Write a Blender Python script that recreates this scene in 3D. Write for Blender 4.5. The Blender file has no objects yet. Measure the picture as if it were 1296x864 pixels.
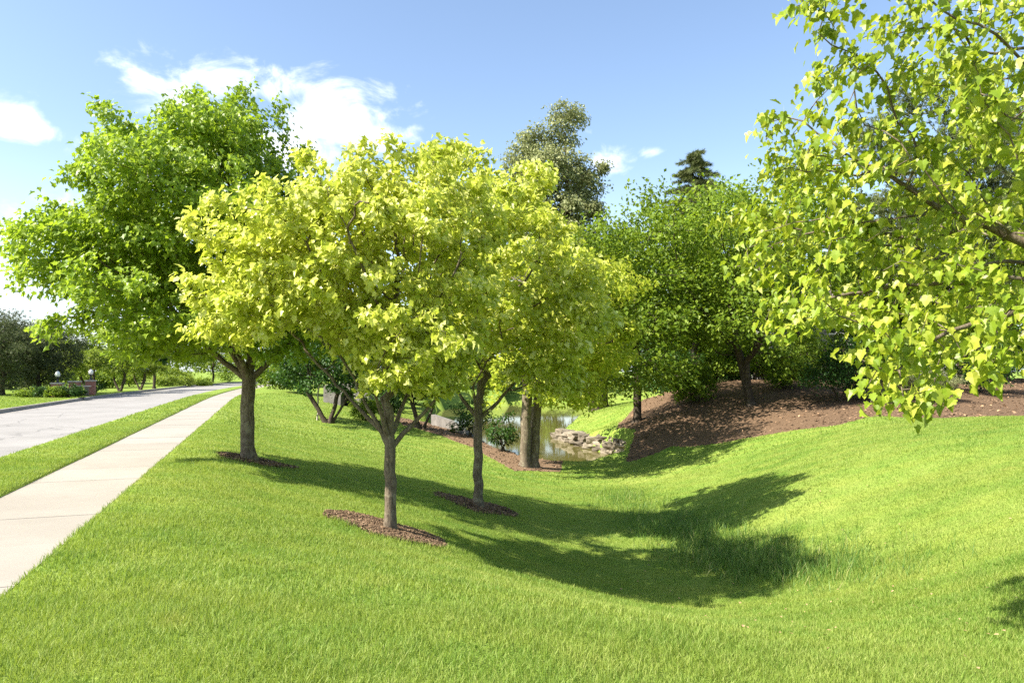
import bpy, bmesh, math, random
import numpy as np
from mathutils import Vector, Matrix, noise as mnoise

R = math.radians
sc = bpy.context.scene
COL = sc.collection
EYE = 1.65
F = 936.0 / 1296.0            # focal length / image width
PITCH = math.atan(38.0 / 936.0)

# ------------------------------------------------------------------ camera
cd = bpy.data.cameras.new('camera')
cam = bpy.data.objects.new('camera', cd); COL.objects.link(cam)
cd.sensor_width = 36.0; cd.lens = 36.0 * F; cd.clip_start = 0.05; cd.clip_end = 6000
cam.location = (0, 0, EYE); cam.rotation_euler = (math.pi / 2 + PITCH, 0, 0)
sc.camera = cam

# ------------------------------------------------------------------ light
SUN_EL, SUN_BACK = R(44), R(24)     # the sun stands high to the left
SUN_DIR = Vector((-math.cos(SUN_EL) * math.cos(SUN_BACK), -math.cos(SUN_EL) * math.sin(SUN_BACK), math.sin(SUN_EL)))
ld = bpy.data.lights.new('sun', 'SUN'); ld.energy = 5.0; ld.angle = R(0.53); ld.color = (1.0, 0.93, 0.82)
sun = bpy.data.objects.new('sun', ld); COL.objects.link(sun)
sun.rotation_euler = SUN_DIR.to_track_quat('Z', 'Y').to_euler()
sc.view_settings.view_transform = 'Standard'; sc.view_settings.look = 'None'
sc.view_settings.gamma = 1.0; sc.view_settings.use_curve_mapping = False
sc.view_settings.exposure = 1.48
sc.render.engine = 'CYCLES'
cy = sc.cycles
cy.max_bounces = 7; cy.diffuse_bounces = 4; cy.glossy_bounces = 2; cy.transmission_bounces = 4
cy.transparent_max_bounces = 4; cy.caustics_reflective = False; cy.caustics_refractive = False
cy.sample_clamp_indirect = 6.0
cy.use_denoising = False


def ray(px, py):
    """direction of the view ray through a photo pixel, scaled so that its y is 1"""
    x, v = (px - 648) / 936.0, (432 - py) / 936.0
    c, s = math.cos(PITCH), math.sin(PITCH)
    dy, dz = c - s * v, s + c * v
    return x / dy, dz / dy


def at(px, py, Y):
    a, b = ray(px, py)
    return np.array([a * Y, Y, EYE + b * Y])


def gp(px, py, z):
    """ground point under a photo pixel, for a height z relative to the eye"""
    a, b = ray(px, py)
    z = fall(z); Y = z / b
    return (a * Y, Y, EYE + z)


FALL = 1.7                    # how far the ground drops from the pavement to the pond
def fall(z): return z if z > -EYE else -EYE + (z + EYE) * FALL
K = (EYE + (3.0 - EYE) * FALL) / 3.0


def near(x, y, z):
    """a surveyed point moved along its line of sight with the shallower fall"""
    h = EYE - z
    k = -fall(-h) / h if h > EYE else (K if x > 3 else 1.0)
    return (x * k, y * k, EYE - h * k)


# ------------------------------------------------------------------ node helpers
class NT:
    def __init__(s, tree):
        s.t = tree; s.n = tree.nodes; s.l = tree.links

    def new(s, kind, **kw):
        nd = s.n.new(kind)
        for k, v in kw.items(): setattr(nd, k, v)
        return nd

    def put(s, sock, v):
        if hasattr(v, 'is_output'): s.l.new(v, sock)
        elif v is not None:
            try: sock.default_value = v
            except (TypeError, ValueError): sock.default_value = tuple(v) + (1.0,)

    def math(s, op, a, b=None, c=None, clamp=False):
        nd = s.new('ShaderNodeMath', operation=op, use_clamp=clamp)
        for i, v in enumerate((a, b, c)):
            if v is not None: s.put(nd.inputs[i], v)
        return nd.outputs[0]

    def noise(s, vec, scale, detail=3, rough=0.55, dist=0.0):
        nd = s.new('ShaderNodeTexNoise')
        if vec is not None: s.put(nd.inputs['Vector'], vec)
        s.put(nd.inputs['Scale'], scale); s.put(nd.inputs['Detail'], detail)
        s.put(nd.inputs['Roughness'], rough); s.put(nd.inputs['Distortion'], dist)
        return nd.outputs[0]

    def ramp(s, fac, stops):
        nd = s.new('ShaderNodeValToRGB'); s.put(nd.inputs[0], fac)
        el = nd.color_ramp.elements
        while len(el) < len(stops): el.new(0.5)
        for e, (p, c) in zip(el, stops):
            e.position = p; e.color = tuple(c) + (1.0,) if len(c) == 3 else c
        return nd.outputs[0]

    def mix(s, fac, a, b, blend='MIX'):
        nd = s.new('ShaderNodeMix', data_type='RGBA', blend_type=blend)
        s.put(nd.inputs[0], fac); s.put(nd.inputs[6], a); s.put(nd.inputs[7], b)
        return nd.outputs[2]

    def maprange(s, v, a, b, c=0.0, d=1.0, smooth=True):
        nd = s.new('ShaderNodeMapRange', interpolation_type='SMOOTHSTEP' if smooth else 'LINEAR')
        for i, x in enumerate((v, a, b, c, d)): s.put(nd.inputs[i], x)
        return nd.outputs[0]


def material(name):
    m = bpy.data.materials.new(name); m.use_nodes = True
    m.node_tree.nodes.clear()
    t = NT(m.node_tree)
    out = t.new('ShaderNodeOutputMaterial')
    return m, t, out


def principled(t, color, rough=0.8, spec=0.3, bump=None, bump_d=0.01, bump_s=0.6):
    b = t.new('ShaderNodeBsdfPrincipled')
    t.put(b.inputs['Base Color'], color); t.put(b.inputs['Roughness'], rough)
    t.put(b.inputs['Specular IOR Level'], spec)
    if bump is not None:
        bn = t.new('ShaderNodeBump'); t.put(bn.inputs['Height'], bump)
        bn.inputs['Distance'].default_value = bump_d; bn.inputs['Strength'].default_value = bump_s
        t.l.new(bn.outputs[0], b.inputs['Normal'])
    return b


# ------------------------------------------------------------------ sky with clouds
world = bpy.data.worlds.new('World'); sc.world = world; world.use_nodes = True
world.node_tree.nodes.clear()
t = NT(world.node_tree)
wout = t.new('ShaderNodeOutputWorld'); bg = t.new('ShaderNodeBackground')
SKY_STRENGTH = 0.102
sky = t.new('ShaderNodeTexSky', sky_type='NISHITA'); sky.sun_disc = False
sky.sun_elevation = SUN_EL
sky.sun_rotation = math.atan2(SUN_DIR.x, SUN_DIR.y)
sky.altitude = 200; sky.air_density = 1.0; sky.dust_density = 1.4; sky.ozone_density = 0.75
tc = t.new('ShaderNodeTexCoord'); sep = t.new('ShaderNodeSeparateXYZ'); t.l.new(tc.outputs['Generated'], sep.inputs[0])
az = t.math('ARCTAN2', sep.outputs[0], sep.outputs[1]); el = t.math('ARCSINE', sep.outputs[2])
CLOUDS = [  # direction given by the photo pixel, half width, half height (px), weight
    (300, 108, 125, 28, .9), (425, 152, 98, 46, .95), (215, 125, 95, 40, .85), (165, 180, 55, 28, .62), (480, 172, 60, 26, .95),
    (350, 190, 130, 50, .9),
    (6, 148, 46, 25, .9), (48, 166, 28, 12, .6), (10, 295, 50, 36, .7), (88, 248, 52, 22, .66), (5, 360, 45, 60, .72), (130, 200, 40, 18, .5),
    (770, 202, 30, 20, .95), (826, 193, 22, 9, .55), (815, 97, 24, 10, .42), (175, 78, 22, 8, .4), (745, 168, 20, 10, .4),
    (1650, 230, 260, 90, .9), (-420, 210, 230, 80, 1.0), (2300, 120, 220, 90, .9)]
mask = None
for px, py, rx, ry, w in CLOUDS:
    a, b = ray(px, py)
    a0 = math.atan(a); e0 = math.atan(b / math.hypot(a, 1))
    k = 1 / math.sqrt(1 + a * a)
    u = t.math('MULTIPLY', t.math('SUBTRACT', az, a0), 936.0 / (rx * k)); v = t.math('MULTIPLY', t.math('SUBTRACT', el, e0), 936.0 / ry)
    d2 = t.math('ADD', t.math('MULTIPLY', u, u), t.math('MULTIPLY', v, v))
    bl = t.math('MULTIPLY', t.math('EXPONENT', t.math('MULTIPLY', d2, -0.8)), w)
    mask = bl if mask is None else t.math('MAXIMUM', mask, bl)
cmb = t.new('ShaderNodeCombineXYZ'); t.l.new(az, cmb.inputs[0]); t.put(cmb.inputs[1], t.math('MULTIPLY', el, 1.5))
n1 = t.noise(cmb.outputs[0], 11, 9, 0.6, 0.5)
dens = t.math('ADD', mask, t.math('MULTIPLY', t.math('SUBTRACT', n1, 0.5), 2.1))
cl = t.maprange(dens, 0.42, 0.95)
n2 = t.noise(cmb.outputs[0], 20, 5, 0.5)
ccol = t.ramp(t.math('ADD', t.math('MULTIPLY', n2, .7), t.math('MULTIPLY', dens, .25)), [(0.3, (4.6, 5.1, 5.9)), (0.75, (6.0, 6.1, 6.2))])
# fine veil towards the horizon
hz = t.maprange(el, 0.30, 0.02, 0.0, 0.40)
base = t.mix(hz, sky.outputs[0], (4.6, 5.4, 6.2))
t.put(bg.inputs[0], t.mix(t.math('MULTIPLY', cl, 0.93), base, ccol)); bg.inputs[1].default_value = SKY_STRENGTH
t.l.new(bg.outputs[0], wout.inputs[0])
world.cycles.sampling_method = 'MANUAL'; world.cycles.sample_map_resolution = 1024


# ------------------------------------------------------------------ materials
def pos_of(t):
    return t.new('ShaderNodeNewGeometry').outputs['Position']


def leaf_material(name, ramp, trans, trans_mix=0.45, rough=0.5, spec=0.25, back=None):
    """leaf blade: colour varies from leaf to leaf and from limb to limb, light comes through it"""
    m, t, out = material(name)
    g = t.new('ShaderNodeNewGeometry')
    v = t.math('ADD', t.math('MULTIPLY', g.outputs['Random Per Island'], 0.62),
               t.math('MULTIPLY', t.noise(g.outputs['Position'], 1.3, 2), 0.38))
    col = t.ramp(v, ramp)
    b = principled(t, col, rough, spec)
    tr = t.new('ShaderNodeBsdfTranslucent'); t.put(tr.inputs[0], t.mix(0.5, col, trans))
    mx = t.new('ShaderNodeMixShader'); mx.inputs[0].default_value = trans_mix
    t.l.new(b.outputs[0], mx.inputs[1]); t.l.new(tr.outputs[0], mx.inputs[2]); t.l.new(mx.outputs[0], out.inputs[0])
    return m


M = {}
M['leaf_yellow'] = leaf_material('leaf_yellow', [(0.1, (.27, .36, .03)), (0.35, (.44, .50, .05)), (0.65, (.60, .62, .12)), (0.92, (.85, .83, .42))], (.62, .70, .07), .46, .42, .5)
M['leaf_yellow_green'] = leaf_material('leaf_yellow_green', [(0.1, (.19, .28, .018)), (0.45, (.34, .40, .03)), (0.8, (.50, .52, .07))], (.52, .60, .04), .48)
M['leaf_green'] = leaf_material('leaf_green', [(0.1, (.12, .21, .016)), (0.5, (.225, .33, .026)), (0.9, (.36, .45, .06))], (.46, .62, .025), .47, .42, .45)
M['leaf_near'] = leaf_material('leaf_near', [(0.1, (.12, .20, .015)), (0.45, (.24, .33, .022)), (0.8, (.42, .45, .06)), (1.0, (.55, .52, .12))], (.42, .50, .02), .45, .42, .4)
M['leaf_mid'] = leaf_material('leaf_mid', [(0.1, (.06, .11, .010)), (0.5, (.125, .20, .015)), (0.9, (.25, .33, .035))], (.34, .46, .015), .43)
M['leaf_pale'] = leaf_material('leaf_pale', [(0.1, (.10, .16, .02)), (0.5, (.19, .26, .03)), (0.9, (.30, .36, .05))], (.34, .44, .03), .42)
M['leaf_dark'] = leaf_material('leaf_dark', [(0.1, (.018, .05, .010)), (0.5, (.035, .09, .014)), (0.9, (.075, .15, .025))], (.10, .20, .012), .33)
M['leaf_grey'] = leaf_material('leaf_grey', [(0.1, (.14, .165, .065)), (0.5, (.26, .285, .12)), (0.9, (.42, .43, .23))], (.34, .38, .13), .34)
M['needle_dark'] = leaf_material('needle_dark', [(0.1, (.045, .065, .028)), (0.5, (.10, .125, .05)), (0.9, (.19, .21, .09))], (.12, .15, .045), .25)
M['needle_grey'] = leaf_material('needle_grey', [(0.1, (.06, .08, .03)), (0.5, (.125, .155, .055)), (0.9, (.22, .24, .09))], (.16, .20, .05), .25)


def bark_material(name, dark, light, lichen):
    m, t, out = material(name)
    p = pos_of(t)
    mp = t.new('ShaderNodeMapping'); t.put(mp.inputs[0], p); mp.inputs['Scale'].default_value = (1, 1, 0.22)
    n = t.noise(mp.outputs[0], 42, 6, 0.65, 0.4)
    n2 = t.noise(p, 7, 4, 0.6)
    c = t.ramp(n, [(0.33, dark), (0.62, light)])
    c = t.mix(t.maprange(n2, 0.52, 0.68, 0, 0.75), c, lichen)
    b = principled(t, c, 0.9, 0.15, n, 0.012, 0.9)
    t.l.new(b.outputs[0], out.inputs[0]); return m


M['bark'] = bark_material('bark', (.055, .042, .028), (.185, .15, .105), (.24, .215, .145))
M['bark_dark'] = bark_material('bark_dark', (.022, .017, .012), (.085, .066, .048), (.12, .10, .075))
M['bark_pale'] = bark_material('bark_pale', (.2, .17, .13), (.48, .43, .36), (.5, .47, .42))


def lawn_color(t, p):
    """the lawn's own colour: yellower and greener drifts, faint mower stripes, thin dry spots"""
    big = t.noise(p, 0.22, 3, 0.6); mid = t.noise(p, 1.3, 4, 0.6); fine = t.noise(p, 9, 3, 0.6)
    v = t.math('ADD', t.math('MULTIPLY', big, .45), t.math('ADD', t.math('MULTIPLY', mid, .4), t.math('MULTIPLY', fine, .15)))
    c = t.ramp(v, [(0.34, (.140, .248, .040)), (0.48, (.208, .310, .053)), (0.64, (.305, .372, .082))])
    s = t.new('ShaderNodeSeparateXYZ'); t.put(s.inputs[0], p)
    st = t.math('SINE', t.math('ADD', t.math('MULTIPLY', t.math('ADD', s.outputs[1], t.math('MULTIPLY', s.outputs[0], 0.25)), 5.2), t.math('MULTIPLY', mid, 3.0)))
    c = t.mix(t.math('MULTIPLY', t.maprange(st, -0.3, 0.9), 0.22), c, (.35, .385, .07))
    deep = t.maprange(t.noise(p, 0.55, 4, 0.65), 0.42, 0.30, 0, 0.55)
    c = t.mix(deep, c, (.085, .20, .022))
    dry = t.maprange(t.noise(p, 0.75, 5, 0.7), 0.60, 0.72, 0, 0.5)
    return t.mix(dry, c, (.36, .34, .09))


m, t, out = material('lawn_soil'); M['lawn_soil'] = m
p = pos_of(t)
c = lawn_color(t, p)
fn = t.noise(p, 60, 3, 0.7)
c = t.mix(t.maprange(fn, 0.62, 0.38, 0, 0.55), c, (.05, .075, .012))
b = principled(t, c, 0.95, 0.05, fn, 0.03, 0.8); t.l.new(b.outputs[0], out.inputs[0])

m, t, out = material('grass_blade'); M['grass_blade'] = m
g = t.new('ShaderNodeNewGeometry')
c = lawn_color(t, g.outputs['Position'])
rnd = t.new('ShaderNodeAttribute', attribute_name='rnd').outputs['Fac']
c = t.mix(t.maprange(rnd, 0.55, 1.0, 0, 0.5), c, (.44, .45, .15))
c = t.mix(t.maprange(rnd, 0.45, 0.0, 0, 0.5), c, (.06, .15, .012))
b = principled(t, c, 0.55, 0.25)
tr = t.new('ShaderNodeBsdfTranslucent'); t.put(tr.inputs[0], t.mix(0.5, c, (.34, .44, .02)))
mx = t.new('ShaderNodeMixShader'); mx.inputs[0].default_value = 0.42
t.l.new(b.outputs[0], mx.inputs[1]); t.l.new(tr.outputs[0], mx.inputs[2]); t.l.new(mx.outputs[0], out.inputs[0])

m, t, out = material('tall_blade'); M['tall_blade'] = m
rnd = t.new('ShaderNodeAttribute', attribute_name='rnd').outputs['Fac']
c = t.ramp(rnd, [(0.0, (.06, .14, .03)), (0.55, (.13, .23, .04)), (0.9, (.22, .30, .06)), (1.0, (.38, .36, .15))])
b = principled(t, c, 0.5, 0.3)
tr = t.new('ShaderNodeBsdfTranslucent'); t.put(tr.inputs[0], t.mix(0.5, c, (.22, .38, .03)))
mx = t.new('ShaderNodeMixShader'); mx.inputs[0].default_value = 0.4
t.l.new(b.outputs[0], mx.inputs[1]); t.l.new(tr.outputs[0], mx.inputs[2]); t.l.new(mx.outputs[0], out.inputs[0])

m, t, out = material('concrete_path'); M['concrete_path'] = m
g = t.new('ShaderNodeNewGeometry'); p = g.outputs['Position']
n1 = t.noise(p, 0.9, 5, 0.65); n2 = t.noise(p, 130, 2, 0.7); n3 = t.noise(p, 5, 6, 0.75)
c = t.ramp(t.math('ADD', t.math('MULTIPLY', n1, .74), t.math('MULTIPLY', g.outputs['Random Per Island'], .26)), [(0.25, (.247, .225, .190)), (0.75, (.318, .293, .252))])
c = t.mix(t.maprange(n2, 0.60, 0.72, 0, 0.25), c, (.20, .18, .15))
c = t.mix(t.maprange(n3, 0.56, 0.78, 0, 0.4), c, (.20, .175, .14))
b = principled(t, c, 0.9, 0.2, n2, 0.004, 0.5); t.l.new(b.outputs[0], out.inputs[0])

m, t, out = material('old_asphalt'); M['old_asphalt'] = m
p = pos_of(t)
n1 = t.noise(p, 0.5, 5, 0.6); n2 = t.noise(p, 90, 3, 0.7)
c = t.ramp(n1, [(0.3, (.21, .203, .19)), (0.7, (.275, .265, .25))])
c = t.mix(t.maprange(n2, 0.55, 0.72, 0, 0.3), c, (.14, .135, .13))
vor = t.new('ShaderNodeTexVoronoi', feature='DISTANCE_TO_EDGE'); vor.inputs['Scale'].default_value = 0.28
wv = t.new('ShaderNodeVectorMath', operation='ADD'); t.put(wv.inputs[0], p)
nz = t.new('ShaderNodeTexNoise'); t.put(nz.inputs['Vector'], p); nz.inputs['Scale'].default_value = 0.9
t.l.new(nz.outputs['Color'], wv.inputs[1]); t.l.new(wv.outputs[0], vor.inputs['Vector'])
c = t.mix(t.maprange(vor.outputs['Distance'], 0.012, 0.003, 0, 0.45), c, (.10, .098, .095))
b = principled(t, c, 0.9, 0.2, n2, 0.005, 0.5); t.l.new(b.outputs[0], out.inputs[0])

m, t, out = material('kerb_concrete'); M['kerb_concrete'] = m
p = pos_of(t)
c = t.ramp(t.noise(p, 3, 5, 0.7), [(0.3, (.22, .20, .175)), (0.7, (.36, .335, .295))])
b = principled(t, c, 0.9, 0.2); t.l.new(b.outputs[0], out.inputs[0])

m, t, out = material('wall_concrete'); M['wall_concrete'] = m
p = pos_of(t)
c = t.ramp(t.noise(p, 2.2, 6, 0.7), [(0.3, (.10, .092, .08)), (0.7, (.22, .205, .18))])
b = principled(t, c, 0.9, 0.2); t.l.new(b.outputs[0], out.inputs[0])

m, t, out = material('wood_mulch'); M['wood_mulch'] = m
g = t.new('ShaderNodeNewGeometry')
p = g.outputs['Position']
v = t.math('ADD', t.math('MULTIPLY', g.outputs['Random Per Island'], .5), t.math('MULTIPLY', t.noise(p, 40, 4, 0.7), .5))
c = t.ramp(v, [(0.2, (.05, .033, .021)), (0.5, (.165, .108, .066)), (0.8, (.32, .222, .142))])
b = principled(t, c, 0.9, 0.1, t.noise(p, 70, 3, 0.7), 0.02, 0.9); t.l.new(b.outputs[0], out.inputs[0])

m, t, out = material('pond_water'); M['pond_water'] = m
p = pos_of(t)
mp = t.new('ShaderNodeMapping'); t.put(mp.inputs[0], p); mp.inputs['Scale'].default_value = (1, 1.0, 1)
n = t.noise(mp.outputs[0], 5.5, 4, 0.55)
b = principled(t, (.115, .105, .032), 0.05, 0.5, n, 0.005, 0.08); b.inputs['IOR'].default_value = 1.33
t.l.new(b.outputs[0], out.inputs[0])

m, t, out = material('limestone'); M['limestone'] = m
p = pos_of(t); oi = t.new('ShaderNodeObjectInfo')
mp = t.new('ShaderNodeMapping'); t.put(mp.inputs[0], p); mp.inputs['Scale'].default_value = (1, 1, 4)
n = t.noise(mp.outputs[0], 5, 6, 0.7)
c = t.ramp(t.math('ADD', t.math('MULTIPLY', n, .7), t.math('MULTIPLY', oi.outputs['Random'], .3)), [(0.28, (.065, .053, .040)), (0.5, (.185, .157, .115)), (0.75, (.32, .28, .21))])
b = principled(t, c, 0.9, 0.15, n, 0.03, 0.9); t.l.new(b.outputs[0], out.inputs[0])

m, t, out = material('red_brick'); M['red_brick'] = m
tcn = t.new('ShaderNodeTexCoord'); br = t.new('ShaderNodeTexBrick')
sx = t.new('ShaderNodeSeparateXYZ'); t.l.new(tcn.outputs['Object'], sx.inputs[0])
cx_ = t.new('ShaderNodeCombineXYZ'); t.put(cx_.inputs[0], t.math('ADD', sx.outputs[0], sx.outputs[1])); t.l.new(sx.outputs[2], cx_.inputs[1])
t.l.new(cx_.outputs[0], br.inputs['Vector']); br.inputs['Scale'].default_value = 1.0
br.inputs['Brick Width'].default_value = 0.21; br.inputs['Row Height'].default_value = 0.072; br.inputs['Mortar Size'].default_value = 0.006
t.put(br.inputs['Color1'], (.26, .085, .055)); t.put(br.inputs['Color2'], (.36, .14, .09)); t.put(br.inputs['Mortar'], (.36, .31, .27))
b = principled(t, br.outputs[0], 0.9, 0.15); t.l.new(b.outputs[0], out.inputs[0])


def plain(name, color, rough=0.7, spec=0.3, var=0.15, scale=6, metal=0.0):
    m, t, out = material(name)
    n = t.noise(pos_of(t), scale, 5, 0.65)
    lo = tuple(max(0, c * (1 - var)) for c in color); hi = tuple(min(1, c * (1 + var)) for c in color)
    b = principled(t, t.ramp(n, [(0.3, lo), (0.7, hi)]), rough, spec); b.inputs['Metallic'].default_value = metal
    t.l.new(b.outputs[0], out.inputs[0]); M[name] = m
    return m


plain('cap_stone', (.42, .38, .32)); plain('black_metal', (.02, .02, .022), .45, .5)
plain('lamp_glass', (.78, .76, .70), .25, .5, .03); plain('siding', (.30, .29, .27), .7, .3, .08)
plain('roof_shingle', (.13, .11, .10), .9, .1, .25, 12); plain('white_paint', (.78, .77, .73), .6, .3, .05)
plain('window_glass', (.035, .04, .045), .06, .6, .1); plain('fence_wood', (.10, .07, .05), .9, .1, .35, 9)
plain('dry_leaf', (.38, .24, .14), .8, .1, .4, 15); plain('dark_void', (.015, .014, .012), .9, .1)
plain('iron', (.03, .03, .03), .7, .3)


# ------------------------------------------------------------------ mesh helpers
def tag(o, label=None, cat=None, group=None, kind=None):
    if label: o['label'] = label
    if cat: o['category'] = cat
    if group: o['group'] = group
    if kind: o['kind'] = kind
    return o


def link(name, me, mat=None, parent=None, loc=None):
    o = bpy.data.objects.new(name, me)
    COL.objects.link(o)
    if mat is not None: me.materials.append(mat)
    if parent is not None: o.parent = parent
    if loc is not None: o.location = tuple(float(v) for v in loc)
    return o


def empty(name, loc, rz=0.0):
    o = bpy.data.objects.new(name, None); COL.objects.link(o)
    o.location = tuple(float(v) for v in loc); o.rotation_euler = (0, 0, rz); o.empty_display_size = 0.2
    return o


def mesh_np(name, verts, loops, starts, smooth=False, attr=None):
    me = bpy.data.meshes.new(name)
    me.vertices.add(len(verts)); me.vertices.foreach_set('co', np.ascontiguousarray(verts, dtype=np.float32).ravel())
    me.loops.add(len(loops)); me.loops.foreach_set('vertex_index', np.ascontiguousarray(loops, dtype=np.int32))
    me.polygons.add(len(starts)); me.polygons.foreach_set('loop_start', np.ascontiguousarray(starts, dtype=np.int32))
    if attr is not None:
        for k, v in attr.items():
            a = me.attributes.new(k, 'FLOAT', 'POINT'); a.data.foreach_set('value', np.ascontiguousarray(v, dtype=np.float32))
    me.update(calc_edges=True)
    me.polygons.foreach_set('use_smooth', np.full(len(starts), smooth, dtype=bool))
    return me


def norm(v):
    return v / np.maximum(np.linalg.norm(v, axis=-1, keepdims=True), 1e-9)


def scatter_mesh(name, pos, tip, nrm, sx, sy, template, attr=None, sz=None):
    """one mesh of many small blades; template = (verts[k,3], faces); x across, y towards the tip, z along the normal"""
    tv, tf = template
    tip = norm(tip); side = norm(np.cross(tip, nrm)); nz = np.cross(side, tip)
    if sz is None: sz = sy
    V = (pos[:, None, :] + side[:, None, :] * (tv[None, :, 0:1] * sx[:, None, None])
         + tip[:, None, :] * (tv[None, :, 1:2] * sy[:, None, None]) + nz[:, None, :] * (tv[None, :, 2:3] * sz[:, None, None]))
    n, k = len(pos), len(tv)
    fl = np.concatenate([np.array(f) for f in tf]); fs = np.cumsum([0] + [len(f) for f in tf])[:-1]
    loops = (np.arange(n)[:, None] * k + fl[None, :]).ravel()
    starts = (np.arange(n)[:, None] * len(fl) + fs[None, :]).ravel()
    at_ = {kk: np.repeat(v, k) for kk, v in attr.items()} if attr else None
    return mesh_np(name, V.reshape(-1, 3), loops, starts, False, at_)


def maple_template(detail=True):
    if detail:
        half = [(.14, -.09), (.33, -.04), (.40, .10), (.35, .20), (.54, .39), (.48, .49), (.31, .54), (.27, .68), (.11, .87)]
    else:
        half = [(.34, -.02), (.29, .18), (.51, .46), (.23, .56)]
    v = [(0, 0, 0), (0, 1.0, -.24)]
    r = []; l = []
    for x, y in half:
        z = .34 * x - .24 * y * y
        r.append(len(v)); v.append((x, y, z)); l.append(len(v)); v.append((-x, y, z))
    fr = [0] + r + [1]
    fl = [1] + l[::-1] + [0]
    # fan triangles from the lower midrib keep the lobes sharp
    mid = len(v); v.append((0, .36, -.03))
    faces = []
    for a, b in zip(fr[:-1], fr[1:]): faces.append((mid, a, b))
    for a, b in zip(fl[:-1], fl[1:]): faces.append((mid, a, b))
    return np.array(v, float), faces


def stalked(t_):
    v, f = t_; k = len(v)
    v = np.concatenate([v, np.array([(-.014, .0, 0), (.014, 0, 0), (.012, -.26, .09), (-.012, -.26, .09), (.010, -.50, .22), (-.010, -.50, .22)])])
    return v, list(f) + [(k, k + 1, k + 2, k + 3), (k + 3, k + 2, k + 4, k + 5)]


MAPLE = maple_template(True); MAPLE_STALK = stalked(MAPLE); MAPLE_LOW = maple_template(False)
OVAL = (np.array([(0, 0, 0), (.3, .35, .08), (.22, .75, .05), (0, 1, -.08), (-.22, .75, .05), (-.3, .35, .08), (0, .5, 0)], float),
        [(6, 0, 1), (6, 1, 2), (6, 2, 3), (6, 3, 4), (6, 4, 5), (6, 5, 0)])
DIAMOND = (np.array([(0, 0, 0), (.36, .45, .12), (0, 1, -.06), (-.36, .45, .12)], float), [(0, 1, 2), (0, 2, 3)])


def tuft_template(n=7, spread=0.55, w=.035, seed=1):
    rg = np.random.default_rng(seed); v = []; f = []
    for i in range(n):
        a = 2 * math.pi * i / n + rg.uniform(-.3, .3); s = spread * rg.uniform(.5, 1.1)
        d = np.array([math.cos(a) * s, 1.0, math.sin(a) * s]); d = d / np.linalg.norm(d) * rg.uniform(.75, 1.05)
        q = np.array([-math.sin(a), 0, math.cos(a)]) * w
        k = len(v); v += [tuple(-q), tuple(q), tuple(d)]; f.append((k, k + 1, k + 2))
    return np.array(v, float), f


TUFT = tuft_template(9, .8, .05)


def box_bm(bm, lo, hi):
    vs = [bm.verts.new((x, y, z)) for z in (lo[2], hi[2]) for y in (lo[1], hi[1]) for x in (lo[0], hi[0])]
    for q in ((0, 2, 3, 1), (4, 5, 7, 6), (0, 1, 5, 4), (2, 6, 7, 3), (0, 4, 6, 2), (1, 3, 7, 5)):
        bm.faces.new([vs[i] for i in q])
    return vs


def bm_obj(name, bm, mat, parent=None, loc=None, bevel=0.0, smooth=False):
    if bevel: bmesh.ops.bevel(bm, geom=list(bm.edges), offset=bevel, segments=2, affect='EDGES')
    bmesh.ops.recalc_face_normals(bm, faces=list(bm.faces))
    me = bpy.data.meshes.new(name); bm.to_mesh(me); bm.free()
    if smooth:
        for pl in me.polygons: pl.use_smooth = True
    return link(name, me, mat, parent, loc)


def boxes(name, lst, mat, parent=None, loc=None, bevel=0.0):
    bm = bmesh.new()
    for lo, hi in lst: box_bm(bm, lo, hi)
    return bm_obj(name, bm, mat, parent, loc, bevel)


def lathe(name, prof, mat, parent=None, loc=None, seg=16):
    bm = bmesh.new(); rings = []
    for r, z in prof:
        rings.append([bm.verts.new((r * math.cos(2 * math.pi * i / seg), r * math.sin(2 * math.pi * i / seg), z)) for i in range(seg)])
    for a, b in zip(rings[:-1], rings[1:]):
        for i in range(seg): bm.faces.new((a[i], a[(i + 1) % seg], b[(i + 1) % seg], b[i]))
    bm.faces.new(rings[0][::-1]); bm.faces.new(rings[-1])
    return bm_obj(name, bm, mat, parent, loc, smooth=True)


def copy_tree(o, parent=None):
    c = o.copy(); COL.objects.link(c)
    if parent is not None: c.parent = parent
    for ch in list(o.children): copy_tree(ch, c)
    return c


# ------------------------------------------------------------------ terrain
def bend(Y):
    Y = np.asarray(Y, float)
    return -0.335 * Y + 0.0012 * np.maximum(Y - 40, 0) ** 2 - 0.0012 * np.maximum(Y - 170, 0) ** 2 * .97


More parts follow.
